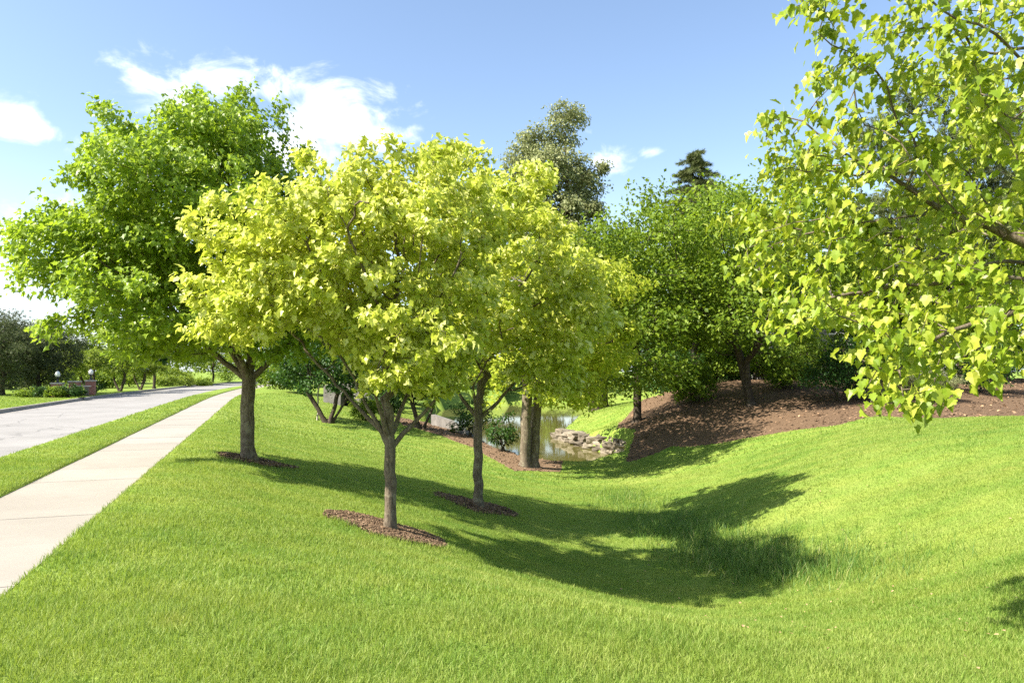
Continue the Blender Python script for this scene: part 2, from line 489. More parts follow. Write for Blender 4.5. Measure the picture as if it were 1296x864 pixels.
WALK_R, WALK_L, ROAD_R, ROAD_L = -1.90, -3.45, -4.97, -11.45
WATER = EYE - 3.0 * K
POND = np.array([(1.9, 23.3), (0.7, 23.4), (-.35, 24.6), (-1.6, 27.2), (-3.0, 31), (-4.0, 36), (-5, 45), (-6, 58), (0, 68), (10, 70), (20, 66), (19, 58),
                 (13, 50), (8.6, 44.5), (5.0, 40), (2.9, 36.4), (2.2, 34), (2.6, 31), (3.1, 28.6), (3.7, 27), (4.0, 25.5), (3.4, 24.2)]) * K
SD = [gp(313, 583, -1.75), gp(493, 668, -1.95), gp(605, 640, -2.32), gp(663, 590, -2.74), gp(420, 600, -1.95), gp(700, 597, -2.88), gp(780, 594, -2.9),
      (0, 0, 0.0), (-1, 3, 0.0), (1.2, 4, -.12), (-2.5, 6, 0.0), (2.0, 5.2, -.22), (0, 6, -.12), (0, -6, 0), (6, -6, .1), (-1, -3, 0),
      gp(900, 715, -2.66), gp(830, 655, -2.80), gp(1000, 762, -2.45), gp(760, 622, -2.86), gp(1090, 720, -2.38), gp(700, 720, -2.55), gp(780, 690, -2.72), gp(810, 780, -2.42), gp(1000, 800, -2.2),
      gp(1296, 527, -1.30), gp(1296, 620, -1.72), gp(1100, 620, -2.02), gp(1000, 620, -2.12), gp(930, 645, -2.45), gp(1296, 750, -1.95), gp(1296, 850, -1.85), (6, 3, -.05), (9, 7, .1),
      gp(1000, 547, -1.95), gp(1110, 526, -1.6), gp(1180, 529, -1.5), gp(850, 580, -2.70), gp(900, 600, -2.5), gp(930, 560, -2.2), gp(1150, 560, -1.6),
      near(8.1, 30, EYE - .58), near(18.7, 27, EYE - .70), near(14, 29, EYE - .50), near(4.9, 27.5, EYE - 2.3), near(6.2, 33, EYE - 1.2), near(6, 38, EYE - 2.0), near(10, 40, EYE - 1.4),
      near(3.5, 33, EYE - 2.7), near(24, 24, EYE - .7), near(20, 36, EYE - .5), near(14, 48, EYE - 1.9), near(22, 60, EYE - 2.2), near(30, 40, EYE - .5), near(14, 18, EYE - 1.4), (20, 12, .3), (30, 5, .5),
      gp(415, 535, -2.0), gp(530, 541, -2.2), near(-2.2, 26, EYE - 2.45), near(-6, 37, EYE - 2.2), near(-10, 28, EYE - 1.85), near(-11, 40, EYE - 1.7), near(-15.5, 47, EYE - 1.38), near(-13, 47, EYE - 1.5),
      near(-9, 46, EYE - 2.2), near(-12, 60, EYE - 2.0), near(-20, 62, EYE - 1.45), near(-8, 72, EYE - 2.2), near(0, 76, EYE - 2.3), near(16, 76, EYE - 2.3), near(30, 70, EYE - 2.0), (40, 20, .4), (45, 50, .3), near(-5, 20, EYE - 1.98), near(-7.5, 22, EYE - 1.8), near(-1.2, 21, EYE - 2.62)]
for Yq in (-12, 0, 8, 16, 24, 32, 40, 52, 65, 80):
    SD.append((WALK_R + .4 + float(bend(Yq)), Yq, 0.0))
SD = np.array(SD, float)


def tps_fit(P):
    n = len(P); d = np.linalg.norm(P[:, None, :2] - P[None, :, :2], axis=2)
    K = np.where(d > 0, d * d * np.log(np.maximum(d, 1e-9)), 0) + np.eye(n) * 1.6
    A = np.zeros((n + 3, n + 3)); A[:n, :n] = K; A[:n, n] = 1; A[:n, n + 1:] = P[:, :2]; A[n, :n] = 1; A[n + 1:, :n] = P[:, :2].T
    return np.linalg.solve(A, np.concatenate([P[:, 2], np.zeros(3)]))


TW = tps_fit(SD)


def poly_sd(X, Y, P):
    """signed distance to a polygon, negative inside"""
    X = X.ravel(); Y = Y.ravel()
    dmin = np.full(X.shape, 1e9); ins = np.zeros(X.shape, bool)
    for (ax, ay), (bx, by) in zip(P, np.roll(P, -1, 0)):
        ex, ey = bx - ax, by - ay
        tt = np.clip(((X - ax) * ex + (Y - ay) * ey) / (ex * ex + ey * ey), 0, 1)
        dmin = np.minimum(dmin, (X - ax - tt * ex) ** 2 + (Y - ay - tt * ey) ** 2)
        c = ((ay > Y) != (by > Y)) & (X < (bx - ax) * (Y - ay) / (by - ay + 1e-12) + ax)
        ins ^= c
    d = np.sqrt(dmin)
    return np.where(ins, -d, d)


def smooth01(x):
    x = np.clip(x, 0, 1); return x * x * (3 - 2 * x)


def wob(X, Y, s, k=0.0):
    return (np.sin(X * s + 1.3 + k) * np.cos(Y * s * .83 - .7 + k) + .6 * np.sin(X * s * 2.1 - Y * s * 1.7 + 2.1 + k) + .4 * np.cos(X * s * 3.7 + Y * s * 4.3 + k)) / 2.0


def height(X, Y):
    X = np.asarray(X, float); Y = np.asarray(Y, float); sh = X.shape
    x = X.ravel(); y = Y.ravel(); n = len(SD); z = np.empty(x.shape)
    for i in range(0, len(x), 20000):
        a, b = x[i:i + 20000], y[i:i + 20000]
        d2 = (a[:, None] - SD[None, :, 0]) ** 2 + (b[:, None] - SD[None, :, 1]) ** 2
        K = np.where(d2 > 1e-12, .5 * d2 * np.log(np.maximum(d2, 1e-12)), 0)
        z[i:i + 20000] = K @ TW[:n] + TW[n] + a * TW[n + 1] + b * TW[n + 2]
    z += .018 * wob(x, y, .9) + .010 * wob(x, y, 2.7, 1.0)
    # level ground beyond the park
    far = np.maximum(smooth01((np.hypot(x - 8, y - 25) - 50) / 30), smooth01((-y - 6) / 12))
    z = z * (1 - far) + (-.15) * far
    z = np.clip(z, -2.2, 1.7)
    # pond bed
    sd = poly_sd(x, y, POND) + .25 * wob(x, y, 1.7, 3.0)
    near = np.abs(sd) < 40
    z = np.where(near & (sd >= 0), np.maximum(z, WATER + np.minimum(.09 + .22 * sd, .2)), z)
    k = smooth01(.5 - sd / 1.0)
    z = z * (1 - k) + (WATER - .8) * k
    # pavement, verge and road lie level
    tt = x - bend(y)
    lev = 1 - smooth01((tt - (WALK_R + .05)) / 2.2)
    z = z * (1 - lev) + 0.0 * lev
    on_walk = (tt < WALK_R - .02) & (tt > WALK_L + .02)
    z = np.where(on_walk, -.06, z)
    z = np.where((tt <= WALK_L - .0) & (tt > ROAD_R), .03, z)
    z = np.where((tt <= ROAD_R) & (tt > ROAD_L), -.24, z)
    z = np.where(tt <= ROAD_L, 0.02 + .25 * smooth01((ROAD_L - tt - 1) / 14), z)
    return z.reshape(sh)


def H(x, y):
    return float(height(np.array([x]), np.array([y]))[0])


def graded(lo, hi, a, b, fine, grow=1.16):
    """coordinates that are fine between a and b and widen outwards"""
    c = list(np.arange(a, b + 1e-6, fine)); s = fine
    while c[-1] < hi: s *= grow; c.append(c[-1] + s)
    s = fine
    while c[0] > lo: s *= grow; c.insert(0, c[0] - s)
    return np.array(c)


def grid_mesh(name, U, Y, X, Z, keep=None):
    r, c = X.shape
    idx = np.arange(r * c).reshape(r, c)
    q = np.stack([idx[:-1, :-1], idx[:-1, 1:], idx[1:, 1:], idx[1:, :-1]], -1).reshape(-1, 4)
    V = np.stack([X, Y, Z], -1).reshape(-1, 3)
    if keep is not None:
        kq = keep.ravel()[q].all(1); q = q[kq]
        used = np.unique(q); mp = np.full(r * c, -1); mp[used] = np.arange(len(used)); q = mp[q]; V = V[used]
    return mesh_np(name, V, q.ravel(), np.arange(len(q)) * 4, True)


# ground: the grid follows the pavement's line so its edges stay crisp
ex = [ROAD_L - .012, ROAD_L + .0, ROAD_R - .0, ROAD_R + .012, WALK_L - .012, WALK_L + .03, WALK_R - .03, WALK_R + .012]
us = graded(-2500, 2500, -14, 34, .3)
us = np.sort(np.concatenate([us[[min(abs(u - e) for e in ex) > .08 for u in us]], np.array(ex)]))
ys = graded(-300, 3500, 0, 48, .3)
UU, YY = np.meshgrid(us, ys)
XX = UU + bend(np.minimum(YY, 400))
ground = link('ground', grid_mesh('ground', UU, YY, XX, height(XX, YY)), M['lawn_soil'])
tag(ground, 'rolling mown lawn between the pavement and the pond', 'lawn', kind='structure')


def ribbon(name, u0, u1, y0, y1, z, mat, nu=4, dy=0.5, th=0.0):
    yy = np.arange(y0, y1 + dy, dy); uu = np.linspace(u0, u1, nu)
    U, Y = np.meshgrid(uu, yy); X = U + bend(Y); Z = np.full(U.shape, z)
    return link(name, grid_mesh(name, U, Y, X, Z), mat)


road = ribbon('road', ROAD_L + .0, ROAD_R - .0, -30, 240, -.15, M['old_asphalt'], 6, 1.0)
tag(road, 'pale worn asphalt road curving away to the right', 'road', kind='structure')


def swept(name, prof, y0, y1, dy, mat):
    """sweeps a closed profile of (offset, height) along the road"""
    yy = np.arange(y0, y1 + dy, dy); k = len(prof); V = []
    for y in yy:
        xb = float(bend(y))
        for u, z in prof: V.append((u + xb, y, z))
    q = []
    for i in range(len(yy) - 1):
        for j in range(k): q.append((i * k + j, i * k + (j + 1) % k, (i + 1) * k + (j + 1) % k, (i + 1) * k + j))
    q = np.array(q)
    return link(name, mesh_np(name, np.array(V), q.ravel(), np.arange(len(q)) * 4), mat)


tag(swept('kerb', [(ROAD_R - .45, -.16), (ROAD_R - .45, -.145), (ROAD_R - .16, -.140), (ROAD_R - .13, -.005), (ROAD_R - .0, .0), (ROAD_R + .01, -.25)], -30, 230, 1.0, M['kerb_concrete']),
    'low concrete kerb between the road and the grass verge', 'kerb', kind='structure')
tag(swept('kerb', [(ROAD_L + .45, -.16), (ROAD_L + .45, -.145), (ROAD_L + .16, -.140), (ROAD_L + .13, .015), (ROAD_L + .0, .02), (ROAD_L - .01, -.25)], -30, 230, 1.0, M['kerb_concrete']),
    'concrete kerb on the far side of the road', 'kerb', kind='structure')

# pavement of cast slabs with tooled joints
bm = bmesh.new(); yq = -9.0; rs = random.Random(5)
while yq < 120:
    y1 = yq + 1.45; g_ = .0045; dz = rs.uniform(-.003, .003)
    def P(u, y, z): return bm.verts.new((u + float(bend(y)), y + .10 * (u - WALK_R) * 0 + z * 0, z))
    q = []
    for z in (-.09, 0.0 + dz):
        sh = .33 * 1.0
        for (u, y) in ((WALK_L, yq + g_ + .33 * (WALK_L + 2.7)), (WALK_R, yq + g_ + .33 * (WALK_R + 2.7)), (WALK_R, y1 - g_ + .33 * (WALK_R + 2.7)), (WALK_L, y1 - g_ + .33 * (WALK_L + 2.7))):
            q.append(P(u, y, z))
    bm.faces.new(q[4:8])
    for i in range(4): bm.faces.new((q[i], q[(i + 1) % 4], q[4 + (i + 1) % 4], q[4 + i]))
    yq = y1
pave = bm_obj('pavement', bm, M['concrete_path'])
tag(pave, 'pale concrete pavement of square slabs beside the lawn', 'pavement', kind='structure')
tag(ribbon('pavement_bed', WALK_L + .005, WALK_R - .005, -9, 120, -.009, M['kerb_concrete'], 3, .5), 'dusty joints under the pavement slabs', 'pavement', kind='structure')

# pond
pm = np.array(POND); cpt = pm.mean(0)
xs_ = np.arange(-10, 30, .5); ys_ = np.arange(26, 96, .5); XX, YY = np.meshgrid(xs_, ys_)
keep = (poly_sd(XX, YY, POND).reshape(XX.shape) < 1.3)
water = link('water', grid_mesh('water', XX, YY, XX, np.full(XX.shape, WATER), keep), M['pond_water'])
tag(water, 'olive green pond water between the banks', 'pond', kind='structure')

# ------------------------------------------------------------------ mulch
rng = np.random.default_rng(11)
BEDS = [  # centre, half axes, rotation
    (gp(322, 584, -1.76), .78, .62, .2), (gp(490, 667, -1.97), .92, .80, -.45), (gp(600, 636, -2.33), .92, .9, -.3), ]
BEDP = []
for (c, ax, ay, r) in BEDS:
    th = np.linspace(0, 2 * np.pi, 40, endpoint=False); rr = 1 + .09 * np.sin(3 * th + c[0]) + .06 * np.sin(5 * th + 1) + .03 * np.sin(11 * th + 2)
    px_, py_ = ax * rr * np.cos(th), ay * rr * np.sin(th)
    BEDP.append(np.stack([c[0] + px_ * math.cos(r) - py_ * math.sin(r), c[1] + px_ * math.sin(r) + py_ * math.cos(r)], 1))
def zpts(lst): return np.array([gp(a, b, c)[:2] for a, b, c in lst])
POND_BED = np.concatenate([zpts([(712, 595, -2.85), (650, 597, -2.76), (600, 572, -2.66), (560, 556, -2.45), (508, 540, -2.2)]), np.array([(-5.2, 32.5), (-3.6, 33), (-2.4, 29.5), (-1.1, 26.4), (.2, 23.9), (1.6, 23.1)]) * K])
BANK_BED = np.concatenate([zpts([(790, 588, -2.86), (850, 573, -2.66), (900, 562, -2.36), (950, 553, -2.1), (1000, 546, -1.95), (1060, 537, -1.75), (1110, 526, -1.6), (1180, 529, -1.5), (1296, 525, -1.30)]),
                           np.array([(26, 25), (28, 38), (8.8, 38), (6.2, 35), (5.1, 32), (4.2, 29.5), (3.9, 27.6), (4.3, 26)]) * K])


def mulch(name, poly, step, lift, nchip, label, size=.05):
    lo = poly.min(0) - .3; hi = poly.max(0) + .3
    XX, YY = np.meshgrid(np.arange(lo[0], hi[0], step), np.arange(lo[1], hi[1], step))
    sd = poly_sd(XX, YY, poly).reshape(XX.shape) + .05 * wob(XX, YY, 6)
    Z = height(XX, YY) + lift * smooth01(-sd / .15) + .012 * wob(XX, YY, 23) * (step < .1) - .006
    me = grid_mesh(name, XX, YY, XX, Z, sd < step * .5)
    o = link(name, me, M['wood_mulch'])
    # bark chips lying on it, in the same mesh
    P = rng.uniform(lo, hi, (int(nchip * 2.2), 2)); P = P[poly_sd(P[:, 0], P[:, 1], poly) < -.02][:nchip]
    n = len(P); pos = np.column_stack([P, height(P[:, 0], P[:, 1]) + lift + rng.uniform(0, .012, n)])
    tip = np.column_stack([rng.normal(size=(n, 2)), rng.normal(0, .25, n)]); nr = np.column_stack([rng.normal(0, .35, (n, 2)), np.ones(n)])
    s = rng.uniform(.4, 1.5, n) * size
    chip = (np.array([(-.25, -.5, 0), (.25, -.5, 0), (.2, .5, 0), (-.18, .5, 0), (-.22, -.45, .18), (.22, -.45, .18), (.18, .45, .16), (-.16, .45, .16)], float),
            [(4, 5, 6, 7), (0, 1, 5, 4), (1, 2, 6, 5), (2, 3, 7, 6), (3, 0, 4, 7)])
    cm = scatter_mesh(name + '_chips', pos, tip, nr, s, s, chip)
    b = bmesh.new(); b.from_mesh(me); b.from_mesh(cm); b.to_mesh(me); b.free(); bpy.data.meshes.remove(cm)
    tag(o, label, 'mulch', kind='stuff')
    return o


mulch('mulch_bed', BEDP[0], .05, .018, 1500, 'brown bark mulch round the grey trunk beside the pavement')
mulch('mulch_bed', BEDP[1], .05, .018, 5000, 'reddish bark mulch round the nearest trunk', .032)
mulch('mulch_bed', BEDP[2], .05, .018, 1500, 'shaded bark mulch round the slender trunk down the slope')
mulch('mulch_bed', POND_BED, .12, .02, 2500, 'strip of bark mulch along the retaining wall above the pond', .07)
mulch('mulch_bed', BANK_BED, .15, .03, 9000, 'bark mulch covering the wooded bank on the right', .08)

# leaf litter on the wooded bank
P = rng.uniform(BANK_BED.min(0), BANK_BED.max(0), (9000, 2)); P = P[(poly_sd(P[:, 0], P[:, 1], BANK_BED) < -.1) & (wob(P[:, 0], P[:, 1], .7) + rng.normal(0, .35, len(P)) > .1)]; n = len(P)
s_ = rng.uniform(.05, .14, n)
tag(link('leaf_litter', scatter_mesh('leaf_litter', np.column_stack([P, height(P[:, 0], P[:, 1]) + .05]), np.column_stack([rng.normal(size=(n, 2)), rng.normal(0, .3, n)]), np.column_stack([rng.normal(0, .4, (n, 2)), np.ones(n)]), s_, s_, OVAL), M['dry_leaf']),
    'dry leaf litter lying on the bark mulch of the bank', 'leaf litter', kind='stuff')

# ------------------------------------------------------------------ grass
ALL_BEDS = BEDP + [POND_BED, BANK_BED]
BLADE = (np.array([(-.5, 0, 0), (.5, 0, 0), (.38, .55, .10), (-.38, .55, .10), (0, 1, .32)], float), [(0, 1, 2, 3), (3, 2, 4)])
BLADE_LOW = (np.array([(-.5, 0, 0), (.5, 0, 0), (0, 1, .25)], float), [(0, 1, 2)])
TALL = [np.array(q) for q in (gp(775, 622, -2.84), gp(830, 655, -2.72), gp(900, 690, -2.58), gp(960, 705, -2.48), gp(1040, 712, -2.38), gp(1180, 705, -2.1))]


def tall_dist(X, Y):
    d = np.full(X.shape, 1e9)
    for a, b in zip(TALL[:-1], TALL[1:]):
        e = b[:2] - a[:2]; tt = np.clip(((X - a[0]) * e[0] + (Y - a[1]) * e[1]) / (e @ e), 0, 1)
        d = np.minimum(d, np.hypot(X - a[0] - tt * e[0], Y - a[1] - tt * e[1]))
    return d


def on_lawn(X, Y):
    tt = X - bend(Y)
    ok = ((tt > WALK_R - .07 * rng.random(len(X)) ** 3) | ((tt < WALK_L + .05 * rng.random(len(X)) ** 3) & (tt > ROAD_R + .01)) | (tt < ROAD_L - .02))
    for bp in ALL_BEDS: ok &= poly_sd(X, Y, bp) + .05 * wob(X, Y, 6) > .0
    ok &= poly_sd(X, Y, POND) > .25
    return ok


def lawn_band(y0, y1, dens, w, h, tmpl, side=2.0, xr=None):
    n = int(dens * (y1 - y0) * ((y0 + y1) / 2 * 1.42 + 2 * side))
    u = rng.random(n); a, b = 1.42 * y0 + 2 * side, 1.42 * y1 + 2 * side   # more width further away
    Y = y0 + (y1 - y0) * (np.sqrt(a * a + u * (b * b - a * a)) - a) / max(b - a, 1e-6)
    X = (rng.random(n) - .5) * (1.42 * Y + 2 * side)
    if xr is not None: k_ = (X > xr[0]) & (X < xr[1]); X, Y = X[k_], Y[k_]
    ok = on_lawn(X, Y); X, Y = X[ok], Y[ok]; n = len(X)
    Z = height(X, Y) - .006
    tip = np.column_stack([rng.normal(0, .40, (n, 2)), np.ones(n)])
    tip[:, 0] += .16 * wob(X, Y, .8); tip[:, 1] += .16 * wob(X, Y, 1.1, 2)
    fc = np.column_stack([rng.normal(size=(n, 2)), rng.normal(0, .2, n)])
    patch = .85 + .25 * wob(X, Y, 1.9, 5) + .15 * wob(X, Y, 6.1, 4)
    td = tall_dist(X, Y); patch *= 1 + .5 * np.exp(-(td / .9) ** 2)
    for bp in BEDP: patch *= 1 + .7 * np.exp(-(poly_sd(X, Y, bp) / .12) ** 2)
    sy = h * rng.uniform(.6, 1.25, n) * np.clip(patch, .5, 2)
    tall = rng.random(n) < .012; sy = np.where(tall, sy * 1.5, sy)
    me = scatter_mesh('grass', np.column_stack([X, Y, Z]), tip, fc, w * rng.uniform(.7, 1.3, n), sy, tmpl, {'rnd': rng.random(n)})
    o = link('grass', me, M['grass_blade']); return o


GR = [lawn_band(2.2, 5.5, 7000, .0042, .072, BLADE), lawn_band(5.5, 9, 3600, .0060, .066, BLADE),
      lawn_band(9, 14, 2400, .0085, .055, BLADE_LOW), lawn_band(14, 24, 950, .013, .055, BLADE_LOW), lawn_band(24, 52, 130, .034, .075, BLADE_LOW, 3)]
for o, l in zip(GR, ('short lawn grass in front of the trees', 'lawn grass around the nearest tree', 'lawn grass in the shade of the maples', 'lawn grass on the far slopes above the pond', 'lawn grass far off beside the curving pavement')):
    tag(o, l, 'grass', kind='stuff')

# unmown grass along the swale
n = 17000
seg = rng.integers(0, len(TALL) - 1, n); tt = rng.random(n)
A = np.array([t_[:2] for t_ in TALL]); Pq = A[seg] + (A[seg + 1] - A[seg]) * tt[:, None]
Pq += rng.normal(0, 1, (n, 2)) * np.array([.50, .48])
wq = np.array([.6, 1.0, 1.0, .8, .14, .0])[seg]
keepq = rng.random(n) < wq; Pq = Pq[keepq]; n = len(Pq)
cl_ = .5 + .5 * wob(Pq[:, 0], Pq[:, 1], 3.1, 7)
far_ = np.clip(1 - np.abs(np.array([.0] * n)), 0, 1)
hh = rng.uniform(.10, .32, n) * (.5 + .8 * cl_)
me = scatter_mesh('tall_grass', np.column_stack([Pq, height(Pq[:, 0], Pq[:, 1]) - .01]),
                  np.column_stack([rng.normal(.05, .28, (n, 2)), np.ones(n)]), rng.normal(size=(n, 3)), rng.uniform(.006, .012, n), hh, BLADE, {'rnd': rng.random(n)}, hh * 1.4)
tag(link('tall_grass', me, M['tall_blade']), 'longer unmown grass along the bottom of the swale', 'grass', kind='stuff')

# a few dry leaves on the right-hand slope
n = 170
X = rng.uniform(1.6, 7.5, n); Y = rng.uniform(4.6, 15, n); k_ = np.abs(X) < .72 * Y; X, Y = X[k_], Y[k_]; n = len(X)
s = rng.uniform(.018, .04, n)
tag(link('fallen_leaves', scatter_mesh('fallen_leaves', np.column_stack([X, Y, height(X, Y) + .055]), np.column_stack([rng.normal(size=(n, 2)), rng.normal(0, .2, n)]),
         np.column_stack([rng.normal(0, .3, (n, 2)), np.ones(n)]), s, s, OVAL), M['dry_leaf']), 'scattered dry brown leaves on the sunny slope', 'leaves', kind='stuff')


# ------------------------------------------------------------------ trees
def grow(seed_nodes, seed_par, can, attr, step, kill, iters, up=0.12, seed=0):
    rg = np.random.default_rng(seed)
    N = [np.array(p, float) for p in seed_nodes]; par = list(seed_par); can = list(can)
    attr = np.array(attr, float)
    nod = np.array(N); ci = np.where(can)[0]
    d = np.linalg.norm(attr[:, None] - nod[None, ci], axis=2)
    best = ci[d.argmin(1)]; bd = d.min(1)
    for it in range(iters):
        live = bd > kill
        attr, best, bd = attr[live], best[live], bd[live]
        if len(attr) == 0: break
        nod = np.array(N)
        v = norm(attr - nod[best])
        acc = np.zeros((len(N), 3)); np.add.at(acc, best, v)
        src = np.unique(best)
        dirs = norm(norm(acc[src]) + np.array([0, 0, up]) + rg.normal(0, .16, (len(src), 3)))
        new = nod[src] + dirs * step
        k0 = len(N)
        for s_, p_ in zip(src, new): N.append(p_); par.append(int(s_))
        dn = np.linalg.norm(attr[:, None] - new[None], axis=2)
        j = dn.argmin(1); m_ = dn[np.arange(len(attr)), j]
        better = m_ < bd
        best = np.where(better, k0 + j, best); bd = np.where(better, m_, bd)
    return np.array(N), np.array(par)


def tube_mesh(name, N, par, rad, kids, sides_big=10):
    V = []; L = []; vc = 0
    n = len(N)
    maink = np.full(n, -1)
    for i in range(n):
        if kids[i]: maink[i] = max(kids[i], key=lambda k: rad[k])
    starts = [i for i in range(n) if par[i] < 0 or maink[par[i]] != i]
    for s in starts:
        ch = [s] if par[s] < 0 else [par[s], s]
        while maink[ch[-1]] >= 0: ch.append(maink[ch[-1]])
        if len(ch) < 2: continue
        P = N[ch]; r = rad[ch].copy()
        if par[s] >= 0: r[0] = min(r[0], r[1] * 1.15)
        k = sides_big if r.max() > .05 else (7 if r.max() > .015 else 4)
        T = norm(np.gradient(P, axis=0))
        ref = np.array([1.0, 0.13, 0.07]) if abs(T[0][2]) > .6 else np.array([0.05, 0.11, 1.0])
        A = norm(np.cross(T, ref)); B = np.cross(T, A)
        a = np.linspace(0, 2 * np.pi, k, endpoint=False)
        rr_ = r[:, None] * (1 + (.07 if k > 7 else 0) * (1 + 2.2 * np.clip(.3 - P[:, 2:3], 0, .4)) * (np.sin(3 * a[None] + P[:, 2:3] * 2.2 + P[0, 0]) + .6 * np.sin(5 * a[None] - P[:, 2:3] * 3.1)))
        ring = P[:, None] + rr_[:, :, None] * (np.cos(a)[None, :, None] * A[:, None] + np.sin(a)[None, :, None] * B[:, None])
        V.append(ring.reshape(-1, 3)); m_ = len(ch)
        base = vc + np.arange(m_ - 1)[:, None] * k; j = np.arange(k)[None]; j2 = (np.arange(k) + 1)[None] % k
        L.append(np.stack([base + j, base + j2, base + k + j2, base + k + j], -1).reshape(-1, 4)); vc += m_ * k
    V = np.concatenate(V); q = np.concatenate(L)
    return mesh_np(name, V, q.ravel(), np.arange(len(q)) * 4, True)


def clump_cloud(rg, centre, rad, n_cl, per, sig, shell=.62, squash=.55, low=-1.0, rough=.18):
    """points gathered in sprays through a crown's volume, denser towards its outside"""
    out = []; k = 0
    while k < n_cl:
        d = norm(rg.normal(size=3)); rr = (shell + (1 - shell) * rg.random()) if rg.random() < .72 else rg.random() ** .5
        if d[2] * rr < low: continue
        bump = 1 + rough * (math.sin(d[0] * 5 + rad[0] * 3) * math.cos(d[1] * 4 + 1) + math.sin(d[2] * 6 + d[0] * 3))
        c = np.array(centre) + d * rr * np.array(rad) * min(bump, 1.12)
        out.append(c + rg.normal(0, 1, (per, 3)) * np.array([sig, sig, sig * squash])); k += 1
    return np.concatenate(out)


def build_tree(root_name, base, trunk_r, fork_h, attr, step, kill, leaf, n_leaf, leaf_mat, bark, label, cat='tree', group=None,
               limbs=(), leader=None, template=None, tip_r=.0035, droop=.5, seed=1, lean=(0, 0), stems=None, spread=.10, flat=1.0, twig_max=6, sides=10, jit=.01, wid=1.0, limb_k=1.0):
    """a tree: trunk with limbs and twigs grown towards the sprays of its crown, and the leaves on those twigs"""
    rg = np.random.default_rng(seed)
    bx, by = base; bz = H(bx, by)
    nodes = []; par = []; can = []; limb_nodes = []
    def chain(start, pts, ok):
        p_ = start
        for q in pts:
            nodes.append(np.array(q, float)); par.append(p_); can.append(ok); p_ = len(nodes) - 1
        return p_
    st = stems or [((0, 0), lean, fork_h)]
    for (o0, ln, fh) in st:
        m_ = max(3, int(fh / step) + 1); hs = np.linspace(-.12, fh, m_)
        tr = chain(-1, [(o0[0] + ln[0] * (h / fh) + rg.normal(0, jit) * (h > 0), o0[1] + ln[1] * (h / fh) + rg.normal(0, jit) * (h > 0), h) for h in hs], False)
        can[tr] = True
        fork_nodes = {round(float(hs[i]), 3): tr - (m_ - 1 - i) for i in range(m_)}
        if leader:
            top = leader; m2 = max(3, int((top - fh) / step)); p0 = nodes[tr]
            chain(tr, [(p0[0] + rg.normal(0, .03) * i ** .5, p0[1] + rg.normal(0, .03) * i ** .5, fh + (top - fh) * i / m2) for i in range(1, m2 + 1)], True)
    for (h, azm, elv, ln) in limbs:
        hk = min(fork_nodes, key=lambda q: abs(q - h)); s_ = fork_nodes[hk]; p0 = nodes[s_]
        m2 = max(3, int(ln / step)); e = elv; pts = []; q = p0.copy()
        for i in range(m2):
            e = elv + (R(72) - elv) * .35 * (i / m2)
            q = q + step * np.array([math.cos(e) * math.cos(azm), math.cos(e) * math.sin(azm), math.sin(e)]) + rg.normal(0, .012, 3)
            pts.append(q)
        limb_nodes += [(len(nodes) + i, trunk_r * (.5 - .32 * i / m2) * limb_k) for i in range(m2)]
        chain(s_, pts, True)
    N, pr = grow(nodes, par, can, attr, step, kill, 140, seed=seed)
    n = len(N); kids = [[] for _ in range(n)]
    for i in range(n):
        if pr[i] >= 0: kids[pr[i]].append(i)
    tips = np.zeros(n)
    for i in range(n - 1, -1, -1):
        if not kids[i]: tips[i] = 1
        if pr[i] >= 0: tips[pr[i]] += tips[i]
    tot = max(tips[[i for i in range(n) if pr[i] < 0]].max(), 2)
    e = math.log(tot) / math.log(trunk_r / tip_r)
    rad = tip_r * tips ** (1 / e)
    for i_, r_ in limb_nodes: rad[i_] = max(rad[i_], r_)
    stemlow = N[:, 2] < .35
    rad = rad * (1 + .62 * np.clip((.35 - N[:, 2]) / .42, 0, 1.2) ** 2.2 * stemlow)
    root = empty(root_name, (bx, by, bz))
    tag(root, label, cat, group)
    link('trunk', tube_mesh('trunk', N, pr, rad, kids, sides), bark, root)
    # leaves on the outer twigs
    cand = np.where((tips <= twig_max) & (N[:, 2] > fork_h * .7))[0]
    w = 1.0 / tips[cand] ** .5; w /= w.sum()
    pick = rg.choice(cand, n_leaf, p=w)
    pos = N[pick] + rg.normal(0, spread, (n_leaf, 3)) * np.array([1, 1, .8])
    cen = N[cand].mean(0)
    outw = pos - np.array([cen[0], cen[1], 0]); outw[:, 2] = 0; outw = norm(outw)
    tip = outw * .6 + rg.normal(0, .55, (n_leaf, 3)) + np.array([0, 0, -droop])
    nr = np.array([0, 0, flat]) + outw * .45 + rg.normal(0, .45, (n_leaf, 3))
    s = leaf * rg.uniform(.65, 1.25, n_leaf)
    link('crown', scatter_mesh('crown', pos, tip, nr, s * wid * rg.uniform(.78, 1.04, n_leaf), s, template or MAPLE, None, s * rg.uniform(.1, 2.0, n_leaf)), leaf_mat, root)
    return root


rg0 = np.random.default_rng(3)


def rel(P, base):
    """photo-space crown data (pixel centre at a depth) made relative to the tree's foot"""
    return np.array(P) - np.array([base[0], base[1], H(*base)])


def crown_from(base, Y, cx, cy_, wpx, hpx, depth, n_cl, per, sig, seed, **kw):
    c = rel(at(cx, cy_, Y), base); k = Y / 936.0
    return clump_cloud(np.random.default_rng(seed), c, (wpx * k / 2, depth, hpx * k / 2), n_cl, per, sig, **kw)


